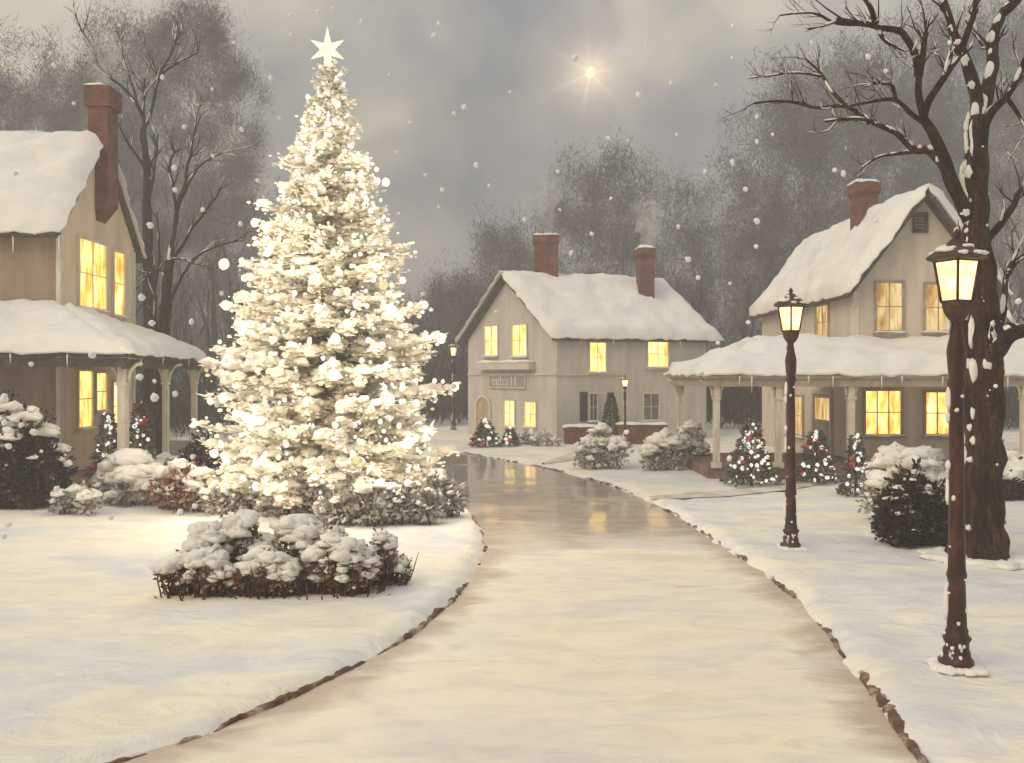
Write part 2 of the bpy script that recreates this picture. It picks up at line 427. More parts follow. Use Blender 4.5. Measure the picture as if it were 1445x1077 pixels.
def kerb(name, P, y_lo, y_hi, out):               # a low, broken lip of earth and stone along the road
    mb = MB()
    acc = [p for p in P if y_lo < p.y < y_hi]; pts = [acc[0]]
    for p in acc[1:]:
        while (p - pts[-1]).length > .045: pts.append(pts[-1] + (p - pts[-1]).normalized() * .045)
    rows = []
    for i, p in enumerate(pts):
        d = (pts[min(i + 1, len(pts) - 1)] - pts[max(i - 1, 0)]).normalized(); n = Vector((d.y, -d.x)) * out
        q = noise.noise(Vector((p.x * .9, p.y * .9, 3.3))); f = noise.noise(Vector((p.x * 5, p.y * 5, 1))); g = noise.noise(Vector((p.x * 16, p.y * 16, 5)))
        k = max(0.0, min(1.0, .62 + 1.5 * q + .5 * f)) * (1 + max(0, min(.5, (9 - p.y) * .25)) * (out > 0)); wd = .008 + .028 * k * (1 + .6 * g); hh = -.02 + .050 * k * (1 + .5 * g + .3 * f)
        c = p + n * (.045 + .05 * noise.noise(Vector((p.x * 1.3, p.y * 1.3, 8))) + .018 * f)
        rows.append([Vector((c.x + n.x * wd * t, c.y + n.y * wd * t, z)) for t, z in ((-1.3, -.06), (-.8, hh * .7 + .008 * g), (-.1, hh + .012 * f), (.6, hh * .9), (1.3, -.06))])
    mb.grid(rows)
    return tag(mb.build(name, M['kerb'], loc=(pts[0].x, pts[0].y, 0)), kind='structure')
kerb('kerb', LP, 3.0, 24.0, -1)
kerb('kerb', RP, 3.0, 33.0, 1)
# trodden side paths from the road to the houses
def side_path(pts, wd):
    mb = MB(); P = smooth_poly(pts, 8); rows = []
    for i, p in enumerate(P):
        d = (P[min(i + 1, len(P) - 1)] - P[max(i - 1, 0)]).normalized(); n = Vector((-d.y, d.x))
        row = []
        for k in range(7):
            t = (k / 6 - .5) * 2
            q = p + n * (t * wd * min(1, .15 + 3.2 * i / len(P), .15 + 3.2 * (1 - i / len(P))) * (1 + .25 * noise.noise(Vector((p.x * 1.5, p.y * 1.5, t)))))
            row.append(Vector((q.x, q.y, .105 + und(q.x, q.y) + .022 - .045 * t * t)))
        rows.append(row)
    mb.grid(rows)
    return tag(mb.build('path', M['path'], loc=(pts[0][0], pts[0][1], .1)), kind='structure')
M['path'] = m_mottled('trodden_snow', (.46, .38, .31), (.80, .75, .67), 1.8, .7, .6, .04, 7, (.6, 1, 1), mid=(.66, .59, .51))
side_path([(2.9, 19.2), (4.0, 19.9), (5.4, 20.6), (7.5, 22.0)], .34)
side_path([(.9, 26.6), (1.8, 28.6), (2.6, 31.5), (2.9, 34.2)], .36)

# ------------------------------------------------------------------ houses
class Wall:
    def __init__(s, p, d, nrm):
        s.p = Vector((p[0], p[1])); s.d = Vector(d).normalized(); s.n = Vector(nrm).normalized()
    def pt(s, u, z, off=0.0):
        q = s.p + s.d * u + s.n * off; return Vector((q.x, q.y, z))
    def u(s, px):
        k = (px - CX) / F
        return (k * s.p.y - s.p.x) / (s.d.x - k * s.d.y)
    def rect(s, x0, y0, x1, y1):
        u0, u1 = sorted((s.u(x0), s.u(x1))); Y = (s.p + s.d * ((u0 + u1) / 2)).y
        return u0, u1, CH + (HY - y1) * Y / F, CH + (HY - y0) * Y / F
def window(root, w, rect, trim, glow, cols=2, rows=2, fw=.06, snow=True, label=None, arch=False):
    u0, u1, z0, z1 = rect; d = .06
    fr = MB()
    fr.wbox(w, u0 - fw, u0, z0 - fw, z1 + fw, .002, d); fr.wbox(w, u1, u1 + fw, z0 - fw, z1 + fw, .002, d)
    fr.wbox(w, u0, u1, z1, z1 + fw, .002, d + .012); fr.wbox(w, u0, u1, z0 - fw, z0, .002, d)
    for i in range(1, cols):
        u = u0 + (u1 - u0) * i / cols; fr.wbox(w, u - .014, u + .014, z0, z1, .014, .036)
    for j in range(1, rows):
        z = z0 + (z1 - z0) * j / rows; fr.wbox(w, u0, u1, z - .012, z + .012, .014, .033)
    wn = fr.build('window', trim, root)
    if label: wn['label'] = label
    p = MB(); p.wbox(w, u0, u1, z0, z1, .003, .012); p.build('pane', glow, wn)
    s = MB(); s.wbox(w, u0 - fw - .04, u1 + fw + .04, z0 - fw - .05, z0 - fw, .002, .13); s.build('sill', trim, wn)
    if snow:
        sn = MB(); sn.snow([w.pt(u0 - fw - .04, z0 - fw, .01), w.pt(u1 + fw + .04, z0 - fw, .01), w.pt(u1 + fw + .04, z0 - fw, .13), w.pt(u0 - fw - .04, z0 - fw, .13)], .055, 8, 4, u0, .015)
        sn.build('snow', M['roof_snow'], wn)
    return wn
def post(root, x, y, z0, z1, r, trim):
    mb = MB()
    mb.box(x - r, x + r, y - r, y + r, z0, z1); mb.box(x - r * 1.5, x + r * 1.5, y - r * 1.5, y + r * 1.5, z0, z0 + .14)
    mb.box(x - r * 1.35, x + r * 1.35, y - r * 1.35, y + r * 1.35, z1 - .5, z1 - .44)
    for sx in (-1, 1):                             # curved brackets under the eave
        pts = [Vector((x + sx * (r + .02 + .30 * t * t), y, z1 - .42 + .40 * math.sin(t * math.pi / 2))) for t in (0, .25, .5, .75, 1)]
        mb.tube(pts, [r * .5] * 5, 5)
    return mb.build('porch_post', trim, root)
def icicle(root, p, L):
    mb = MB(); mb.tube([p, p - Vector((0, 0, L * .5)), p - Vector((0, 0, L))], [.022, .014, .003], 5); return mb.build('icicle', M['roof_snow'], root)
def chimney(root, x0, x1, y0, y1, z0, z1, cap=.09, snow=True):
    mb = MB(); mb.box(x0, x1, y0, y1, z0, z1 - .30)
    c = mb.build('chimney', M['brick'], root)
    k = MB(); k.box(x0 - cap, x1 + cap, y0 - cap, y1 + cap, z1 - .298, z1); k.box(x0 - cap / 2, x1 + cap / 2, y0 - cap / 2, y1 + cap / 2, z1 - .38, z1 - .302)
    k.build('chimney_cap', M['brick'], c)
    if snow:
        s = MB(); s.snow([(x0 - cap, y0 - cap, z1), (x1 + cap * .5, y0 - cap, z1), (x1 + cap * .5, y1 + cap, z1), (x0 - cap, y1 + cap, z1)], .12, 8, 8, x0, .01)
        s.build('snow', M['roof_snow'], c)
    return c
def smoke(x, y, z, h, r, label, drift=(.1, 0)):
    mb = MB(); n = 16
    P = [Vector((x + drift[0] * (i / n) ** 1.4 + r * .35 * math.sin(i * .55 + x) * (i / n), y, z + h * i / n)) for i in range(n + 1)]
    rad = [r * (.22 + .78 * (i / n) ** .7) * (1 + .16 * math.sin(i * 1.3 + x)) * (1 if i < n - 2 else (.85, .6, .25)[i - n + 2]) for i in range(n + 1)]
    mb.tube(P, rad, 16, True, True, .22)
    tag(mb.build('smoke_plume', M['smoke'], loc=(x, y, z)), label, 'smoke')
m, nt, out = mat_new('smoke'); pv = nd(nt, 'ShaderNodeVolumePrincipled')
pv.inputs['Color'].default_value = (.97, .96, .94, 1); pv.inputs['Anisotropy'].default_value = 0
gx = nd(nt, 'ShaderNodeTexCoord'); gs = nd(nt, 'ShaderNodeSeparateXYZ'); nt.links.new(gx.outputs['Generated'], gs.inputs[0])
fall = ramp(nt, gs.outputs[2], [(0.0, .9), (.35, .8), (.95, 0.0)])
sn_ = noise_tex(nt, coords(nt, (1, 1, .8)), 2.2, 3, .55, .5)
nt.links.new(mathn(nt, 'MULTIPLY', mathn(nt, 'MULTIPLY', ramp(nt, sn_, [(.36, 0.0), (.62, 1.0)]), fall), 1.5), pv.inputs['Density'])
nt.links.new(pv.outputs[0], out.inputs['Volume']); M['smoke'] = m

# ---- house on the left
def left_house():
    XR, Y0, Y1, XL = -10.5, 21.4, 25.6, -19.5
    ym, ze, zr = 23.5, 6.15, 8.55
    root = thing('house', (XR - 3, ym, .1), 'tall tan house at the left edge with a brick chimney running down its gable', 'house', None)
    mb = MB()
    pr = [(Y0, 0), (Y1, 0), (Y1, ze), (ym, zr), (Y0, ze)]
    a = [Vector((XR, y, z)) for y, z in pr]; b = [Vector((XL, y, z)) for y, z in pr]
    mb.face(a); mb.face(list(reversed(b)))
    for i in range(5):
        if i in (0, 4): continue
        j = (i + 1) % 5; mb.face([a[i], b[i], b[j], a[j]])
    mb.build('wall', M['tan_wall'], root)
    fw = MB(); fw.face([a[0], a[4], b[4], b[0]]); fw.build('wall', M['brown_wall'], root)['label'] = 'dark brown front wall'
    for b_ in ((Y0 - .03, Y0 + .14), (Y1 - .12, Y1 + .03)):
        cb = MB(); cb.box(XR - .08, XR + .03, b_[0], b_[1], 0, ze - .1); cb.build('corner_board', M['cream_trim'], root)
    # roof
    ov, rk = .32, .13; sl = (zr - ze) / (ym - Y0)
    rf = MB()
    qf = [(XL, Y0 - ov, ze - ov * sl), (XR + rk, Y0 - ov, ze - ov * sl), (XR + rk, ym, zr), (XL, ym, zr)]
    qb = [(XL, ym, zr), (XR + rk, ym, zr), (XR + rk, Y1 + ov, ze - ov * sl), (XL, Y1 + ov, ze - ov * sl)]
    rf.slab(qf, .12); rf.slab(qb, .12)
    ro = rf.build('roof', M['brown_roof'], root)
    up = Vector((0, 0, .185))
    sn = MB(); sn.snow([Vector(p) + up for p in qf], .26, 44, 16, 1.3, .10, .6); sn.build('snow', M['roof_snow'], ro)
    sn = MB(); sn.snow([Vector(p) + up for p in qb], .24, 44, 16, 4.1, .10, .6); sn.build('snow', M['roof_snow'], ro)
    for (x, L) in ((-13.2, .3), (-11.4, .42), (-10.35, .5), (-15, .25)): icicle(root, Vector((x, Y0 - ov - .03, ze - ov * sl + .05)), L)
    # the stack stands on the gable
    mb = MB(); mb.box(XR - .17, XR + .32, 23.18, 23.82, 6.95, 9.68)
    mb.hexa([(XR - .1, 23.25, 6.55), (XR + .03, 23.25, 6.55), (XR + .03, 23.75, 6.55), (XR - .1, 23.75, 6.55), (XR - .1, 23.18, 6.948), (XR + .32, 23.18, 6.948), (XR + .32, 23.82, 6.948), (XR - .1, 23.82, 6.948)])
    c = mb.build('chimney', M['brick'], root)
    k = MB(); k.box(XR - .24, XR + .39, 23.11, 23.89, 9.42, 9.92); k.build('chimney_cap', M['brick'], c)
    k = MB(); k.snow([(XR - .24, 23.11, 9.92), (XR + .2, 23.11, 9.92), (XR + .2, 23.89, 9.92), (XR - .24, 23.89, 9.92)], .07, 8, 8, 3, .01); k.build('snow', M['roof_snow'], c)
    gw = Wall((XR, Y0), (0, 1), (1, 0))
    window(root, gw, gw.rect(110, 342, 148, 434), M['cream_trim'], M['window_glow'], 2, 2, .07)
    window(root, gw, gw.rect(159, 357, 173, 444), M['cream_trim'], M['window_glow'], 1, 2, .07)
    window(root, gw, gw.rect(109, 524, 128, 602), M['cream_trim'], M['window_glow'], 1, 2, .06)
    window(root, gw, gw.rect(134, 527, 148, 578), M['cream_trim'], M['window_glow'], 1, 2, .05)
    window(root, gw, gw.rect(158, 540, 171, 606), M['cream_trim'], M['window_glow'], 1, 2, .05)
    # porch round the corner
    ex, ey, ze2, zw = -8.15, 19.5, 3.02, 4.12
    fl = MB(); fl.box(XL, ex - .15, ey + .15, Y0, 0, .34); fl.box(XR, ex - .15, Y0, 24.6, 0, .34); fl.build('porch_floor', M['porch_floor'], root)
    q1 = [(XL, ey, ze2 + .12), (ex, ey, ze2), (XR, Y0, zw), (XL, Y0, zw + .1)]
    q2 = [(ex, ey, ze2), (ex, 24.7, ze2 - .08), (XR, 24.7, zw - .35), (XR, Y0, zw)]
    pr = MB(); pr.slab(q1, .09); pr.slab(q2, .09)
    pr.box(XL, ex - .06, ey + .06, ey + .2, ze2 - .2, ze2 - .01); pr.box(ex - .2, ex - .06, ey + .2, 24.6, ze2 - .24, ze2 - .03)
    po = pr.build('porch_roof', M['brown_roof'], root)
    u2 = Vector((0, 0, .10))
    sn = MB(); sn.snow([Vector(p) + u2 for p in q1], .22, 40, 12, 2.2, .08, .6); sn.build('snow', M['roof_snow'], po); sn = MB(); sn.snow([Vector(p) + u2 for p in q2], .22, 24, 12, 6.1, .08, .6)
    sn.build('snow', M['roof_snow'], po)
    post(root, -8.38, 19.85, .34, ze2 - .1, .09, M['cream_trim'])
    post(root, -8.38, 22.3, .34, ze2 - .1, .065, M['cream_trim'])
    post(root, -8.38, 24.3, .34, ze2 - .1, .065, M['cream_trim'])
    for (x, y, L) in ((-9.4, ey, .28), (-10.6, ey, .2), (-8.2, 20.4, .3), (-8.13, 21.5, .2), (-8.13, 23.2, .25), (-11.6, ey, .22), (-8.13, 24.2, .16)):
        icicle(root, Vector((x, y - .03, ze2 + .08)), L)
    smoke(XR + .05, 23.5, 9.95, 1.5, .5, 'thin grey puff of smoke above the tall chimney of the left house', (-.2, 0))
left_house()

# ---- house in the middle distance
def middle_house():
    C = Vector((1.7, 35.0)); s = Vector((math.cos(R(22)), math.sin(R(22)))); g = Vector((-math.sin(R(35)), math.cos(R(35))))
    L, Wd, ze, zr = 6.7, 6.3, 4.15, 6.62
    root = thing('house', (C.x + 2, C.y + 3, .1), 'far grey house at the end of the road with two brick chimneys', 'house')
    def P(a, b, z): q = C + s * a + g * b; return Vector((q.x, q.y, z))
    mb = MB()
    a = [P(0, 0, 0), P(0, Wd, 0), P(0, Wd, ze), P(0, Wd / 2, zr), P(0, 0, ze)]
    b = [P(L, 0, 0), P(L, Wd, 0), P(L, Wd, ze), P(L, Wd / 2, zr), P(L, 0, ze)]
    mb.face(a); mb.face(list(reversed(b)))
    for i, j in ((4, 0), (1, 2), (2, 3), (3, 4)): mb.face([a[i], b[i], b[j], a[j]])
    mb.build('wall', M['grey_wall'], root)
    ov = .28; sl = (zr - ze) / (Wd / 2); r1, r2 = -.35, L + .45
    rf = MB()
    q1 = [P(r1, -ov, ze - ov * sl), P(r2, -ov, ze - ov * sl), P(r2, Wd / 2, zr), P(r1, Wd / 2, zr)]
    q2 = [P(r1, Wd / 2, zr), P(r2, Wd / 2, zr), P(r2, Wd + ov, ze - ov * sl), P(r1, Wd + ov, ze - ov * sl)]
    rf.slab(q1, .1); rf.slab(q2, .1); ro = rf.build('roof', M['brown_roof'], root)
    up = Vector((0, 0, .14)); sn = MB()
    sn.snow([p + up for p in q1], .26, 36, 16, 1.1, .10, .6); sn.build('snow', M['roof_snow'], ro); sn = MB(); sn.snow([p + up for p in q2], .26, 36, 16, 5.5, .10, .6)
    sn.build('snow', M['roof_snow'], ro)
    gw = Wall(C, g, (-g.y, g.x)); sw = Wall(C, s, (s.y, -s.x))
    if gw.n.dot(Vector((0, -1))) < 0: gw.n = -gw.n
    for r in ((685, 461, 703, 501), (724, 459, 744, 502), (713, 566, 727, 600), (741, 568, 757, 601)):
        window(root, gw, gw.rect(*r), M['grey_trim'], M['far_window_glow'], 2, 2, .06)
    for r in ((832, 484, 854, 524), (914, 482, 942, 517)):
        window(root, sw, sw.rect(*r), M['grey_trim'], M['far_window_glow'], 2, 2, .06)
    for r in ((832, 556, 842, 593), (908, 556, 929, 592)):
        window(root, sw, sw.rect(*r), M['cream_trim'], M['dark_glass'], 2, 2, .07, label='unlit window')
    sh = MB(); u0, u1, z0, z1 = sw.rect(818, 553, 828, 594); sh.wbox(sw, u0, u1, z0, z1, .002, .05)
    for k in range(7): sh.wbox(sw, u0 + .03, u1 - .03, z0 + (z1 - z0) * (k + .2) / 7, z0 + (z1 - z0) * (k + .75) / 7, .051, .07)
    sh.build('shutter', M['dark_shutter'], root)
    # door with a round head
    u0, u1, z0, z1 = gw.rect(674, 574, 692, 622); um = (u0 + u1) / 2; rr = (u1 - u0) / 2
    fr = MB(); N = 10
    for k in range(N):
        t0, t1 = math.pi * k / N, math.pi * (k + 1) / N
        i0 = [gw.pt(um + rr * math.cos(t), z1 + rr * .8 * math.sin(t), .002) for t in (t0, t1)]; o0 = [gw.pt(um + (rr + .1) * math.cos(t), z1 + (rr + .1) * .85 * math.sin(t), .002) for t in (t0, t1)]
        n = Vector((gw.n.x, gw.n.y, 0)) * .09
        fr.hexa([i0[0], i0[1], o0[1], o0[0], i0[0] + n, i0[1] + n, o0[1] + n, o0[0] + n])
    fr.wbox(gw, u0 - .1, u0, .1, z1, .002, .092); fr.wbox(gw, u1, u1 + .1, .1, z1, .002, .092)
    dr = fr.build('door', M['cream_trim'], root)
    dp = MB(); pts = [gw.pt(u0, .1, .02), gw.pt(u1, .1, .02)] + [gw.pt(um + rr * math.cos(math.pi * k / N), z1 + rr * .8 * math.sin(math.pi * k / N), .02) for k in range(N + 1)]
    dp.face(pts); n = Vector((gw.n.x, gw.n.y, 0)) * -.015
    for k in range(len(pts)): a_, b_ = pts[k], pts[(k + 1) % len(pts)]; dp.face([a_, b_, b_ + n, a_ + n])
    dp.wbox(gw, um - .02, um + .02, .15, z1 + rr * .6, .022, .035)
    dp.build('door_leaf', M['porch_door'], dr)
    # ledge, string course, name board
    lg = MB(); u0, u1, z0, z1 = gw.rect(680, 512, 756, 521); lg.wbox(gw, u0, u1, z0 - .02, z1, .002, .34); lo = lg.build('awning', M['grey_trim'], root)
    sn = MB(); sn.snow([gw.pt(u0, z1, .02), gw.pt(u1, z1, .02), gw.pt(u1, z1, .34), gw.pt(u0, z1, .34)], .10, 12, 5, 2, .02); sn.build('snow', M['roof_snow'], lo)
    sc = MB(); sc.wbox(gw, 0, Wd, 2.62, 2.70, .002, .05); sc.wbox(sw, .003, L * .42, 2.62, 2.70, .002, .05); sc.build('string_course', M['grey_trim'], root)
    sg = MB(); u0, u1, z0, z1 = gw.rect(693, 530, 742, 546); sg.wbox(gw, u0, u1, z0, z1, .002, .06); so = sg.build('name_board', M['sign_board'], root)
    rim = MB(); rim.wbox(gw, u0 - .05, u1 + .05, z0 - .06, z0, .002, .10); rim.wbox(gw, u0 - .05, u1 + .05, z1, z1 + .05, .002, .10); rim.wbox(gw, u0 - .05, u0, z0, z1, .002, .09); rim.wbox(gw, u1, u1 + .05, z0, z1, .002, .09)
    rim.build('rim', M['grey_trim'], so)
    mk = MB(); w_ = u1 - u0; h_ = z1 - z0                  # the little row of strokes on the board
    uu = lambda t: (u1 - w_ * t) if gw.pt(u0, 0).x > gw.pt(u1, 0).x else (u0 + w_ * t)
    def stroke(t0, t1, v0, v1):
        a_, b_ = sorted((uu(t0), uu(t1))); mk.wbox(gw, a_, b_, z0 + h_ * v0, z0 + h_ * v1, .061, .072)
    stroke(.06, .55, .12, .2); stroke(.06, .55, .62, .68)
    for t in (.07, .13, .19, .25, .31, .37, .46, .52): stroke(t, t + .025, .2, .62)
    stroke(.30, .34, .68, .95); stroke(.62, .66, .1, .9); stroke(.72, .76, .1, .9)
    mk.build('lettering', M['cream_trim'], so)
    def chim(px0, px1, ytop, a0, b0, wd, z0):
        c = C + s * a0 + g * b0; zt = CH + (HY - ytop) * c.y / F
        return chimney(root, c.x - wd / 2, c.x + wd / 2, c.y - .4, c.y + .4, z0, zt, .05)
    chim(763, 800, 334, 1.7, Wd / 2 + .1, .98, 6.0)
    chim(893, 918, 352, 5.35, Wd * .30, .66, 5.2)
    c1 = C + s * 1.7 + g * (Wd / 2 + .1); c2 = C + s * 5.35 + g * (Wd * .30)
    smoke(c1.x + .1, c1.y, 8.5, 2.6, .6, 'pale smoke rising from the wide chimney on the far grey house ridge', (.0, 0))
    smoke(c2.x + .05, c2.y, 7.85, 2.3, .8, 'pale smoke rising from the narrow chimney on the far grey house', (.25, 0))
    for t in (.8, 2.2, 3.9, 5.2): icicle(root, P(t, -ov - .03, ze - ov * sl + .05), .25)
M['porch_door'] = m_mottled('pale_door', (.40, .29, .20), (.55, .42, .30), 3, .7)
M['sign_board'] = m_mottled('sign_board', (.28, .26, .25), (.40, .37, .35), 3, .7)
middle_house()

# ---- house on the right
def right_house():
    X0, X1, Y0, Y1 = 9.28, 12.95, 25.0, 34.2
    xm, ze, zr = (9.28 + 12.95) / 2, 5.05, 7.45
    root = thing('house', (xm, 29, .1), 'taupe gabled house on the right with a wide snowy verandah', 'house')
    mb = MB(); pr = [(X0, 0), (X1, 0), (X1, ze), (xm, zr), (X0, ze)]
    a = [Vector((x, Y0, z)) for x, z in pr]; b = [Vector((x, Y1, z)) for x, z in pr]
    mb.face(a); mb.face(list(reversed(b)))
    for i, j in ((4, 0), (1, 2), (2, 3), (3, 4)): mb.face([a[i], b[i], b[j], a[j]])
    mb.build('wall', M['taupe_wall'], root)
    cb = MB(); cb.box(X0 - .03, X0 + .12, Y0 - .03, Y0 + .1, 0, ze - .15); cb.build('corner_board', M['cream_trim'], root)
    ov = .26; sl = (zr - ze) / (xm - X0); y0, y1 = Y0 - .42, Y1 + .35
    q1 = [(X0 - ov, y0, ze - ov * sl), (xm, y0, zr), (xm, y1, zr), (X0 - ov, y1, ze - ov * sl)]
    q2 = [(xm, y0, zr), (X1 + ov, y0, ze - ov * sl), (X1 + ov, y1, ze - ov * sl), (xm, y1, zr)]
    rf = MB(); rf.slab(q1, .12); rf.slab(q2, .12); ro = rf.build('roof', M['brown_roof'], root)
    up = Vector((0, 0, .18)); sn = MB()
    sn.snow([Vector(p) + up for p in q1], .26, 18, 40, 1.9, .10, .6); sn.build('snow', M['roof_snow'], ro); sn = MB(); sn.snow([Vector(p) + up for p in q2], .26, 18, 40, 7.7, .10, .6)
    sn.build('snow', M['roof_snow'], ro)
    fw = Wall((X0, Y0), (1, 0), (0, -1)); lw = Wall((X0, Y0), (0, 1), (-1, 0))
    window(root, fw, fw.rect(1237, 400, 1272, 466), M['taupe_trim'], M['window_dim'], 2, 2, .07)
    window(root, fw, fw.rect(1306, 402, 1341, 466), M['taupe_trim'], M['window_dim'], 2, 2, .07)
    window(root, lw, lw.rect(1153, 432, 1170, 478), M['taupe_trim'], M['window_dim'], 2, 2, .08)
    window(root, fw, fw.rect(1221, 552, 1270, 612), M['taupe_trim'], M['window_glow'], 3, 2, .07)
    window(root, fw, fw.rect(1306, 554, 1338, 612), M['taupe_trim'], M['window_glow'], 2, 2, .07)
    window(root, lw, lw.rect(1112, 560, 1134, 612), M['taupe_trim'], M['window_dim'], 2, 2, .08)
    vt = MB(); u0, u1, z0, z1 = fw.rect(1290, 303, 1306, 326); vt.wbox(fw, u0 - .05, u1 + .05, z0 - .05, z0, .002, .06); vt.wbox(fw, u0 - .05, u1 + .05, z1, z1 + .05, .002, .06)
    vt.wbox(fw, u0 - .05, u0, z0, z1, .002, .06); vt.wbox(fw, u1, u1 + .05, z0, z1, .002, .06)
    for k in range(5): vt.wbox(fw, u0, u1, z0 + (z1 - z0) * (k + .1) / 5, z0 + (z1 - z0) * (k + .7) / 5, .01, .04)
    vt.build('gable_vent', M['dark_shutter'], root)
    # side door on the verandah
    u0, u1, z0, z1 = lw.rect(1150, 556, 1174, 640); z0 = .36
    d = MB(); d.wbox(lw, u0 - .1, u0, z0, z1 + .1, .002, .08); d.wbox(lw, u1, u1 + .1, z0, z1 + .1, .002, .08); d.wbox(lw, u0, u1, z1, z1 + .1, .002, .08)
    do = d.build('door', M['cream_trim'], root)
    k = MB(); k.wbox(lw, u0, u1, z0, z1, .002, .03); k.wbox(lw, u0 + .12, u1 - .12, z0 + .15, z0 + .8, .031, .045); k.build('door_leaf', M['porch_door'], do)
    k = MB(); k.wbox(lw, u0 + .15, u1 - .15, z0 + .95, z1 - .12, .031, .04); k.build('pane', M['window_dim'], do)
    cx_, cy_ = 9.28 + 1.15, 29.5
    chimney(root, 10.35, 10.98, 27.6, 28.2, 6.0, 8.42, .06)
    # verandah
    ey, ex, ez, zw, yb, xr = 22.7, 4.65, 2.56, 3.42, 27.5, 17.5
    fl = MB(); fl.box(ex + .2, xr, ey + .2, Y0, 0, .34); fl.box(ex + .2, X0, Y0, yb - .2, 0, .34); fl.build('porch_floor', M['porch_floor'], root)
    rx = 6.7
    q = [[(ex, ey, ez), (xr, ey, ez), (xr, Y0, zw), (rx, Y0, zw)],
         [(ex, ey, ez), (rx, Y0, zw), (rx, Y0 + .01, zw), (ex, yb, ez)],
         [(ex, yb, ez), (rx, Y0, zw), (X0, Y0, zw), (X0, yb, ez)]]
    pr = MB()
    for k in q: pr.slab(k, .08)
    pr.box(ex + .08, xr, ey + .06, ey + .2, ez - .2, ez - .005); pr.box(ex + .06, ex + .2, ey + .2, yb - .06, ez - .2, ez - .006)
    po = pr.build('porch_roof', M['taupe_trim'], root)
    u2 = Vector((0, 0, .09)); sn = MB()
    sn.snow([Vector(p) + u2 for p in q[0]], .26, 60, 12, 2.5, .08, .6)
    sn.snow([Vector(p) + u2 for p in q[1]], .22, 10, 14, 3.5, .08, .6); sn.snow([Vector(p) + u2 for p in q[2]], .22, 20, 12, 8.5, .08, .6)
    sn.build('snow', M['roof_snow'], po)
    for x, y, r in ((4.95, 27.2, .065), (5.08, ey + .2, .075), (6.62, ey + .2, .075), (8.42, ey + .2, .08), (12.72, ey + .2, .07), (15.2, ey + .2, .07)):
        post(root, x, y, .34, ez - .02, r, M['cream_trim'])
    for x, L in ((5.6, .25), (5.9, .42), (7.3, .2), (7.9, .3), (9.1, .35), (9.6, .22), (10.6, .3), (12.2, .35), (12.9, .4)):
        icicle(root, Vector((x, ey - .03, ez + .06)), L)
M['taupe_trim'] = m_mottled('taupe_trim', (.30, .24, .18), (.48, .39, .29), 3, .7)
right_house()

# ---- low brown garden wall before the far house
mb = MB(); mb.box(1.95, 3.35, 34.15, 34.45, .0, .62); mb.box(1.9, 3.4, 34.1, 34.5, .622, .70)
o = thing('garden_wall', (2.6, 34.3, 0), 'low brown brick wall left of the clipped fir before the far house', 'wall')
mb.build('wall_body', M['brick'], o)
s = MB(); s.snow([(1.9, 34.1, .70), (3.4, 34.1, .70), (3.4, 34.5, .70), (1.9, 34.5, .70)], .10, 14, 6, 2, .02); s.build('snow', M['roof_snow'], o)
o = thing('garden_wall', (4.9, 34.5, 0), 'low brown brick wall right of the clipped fir before the far house', 'wall')
mb = MB(); mb.box(3.95, 5.75, 34.35, 34.65, .0, .70); mb.box(3.9, 5.8, 34.3, 34.7, .702, .78); mb.build('wall_body', M['brick'], o)
s = MB(); s.snow([(3.9, 34.3, .78), (5.8, 34.3, .78), (5.8, 34.7, .78), (3.9, 34.7, .78)], .08, 14, 6, 4, .02); s.build('snow', M['roof_snow'], o)

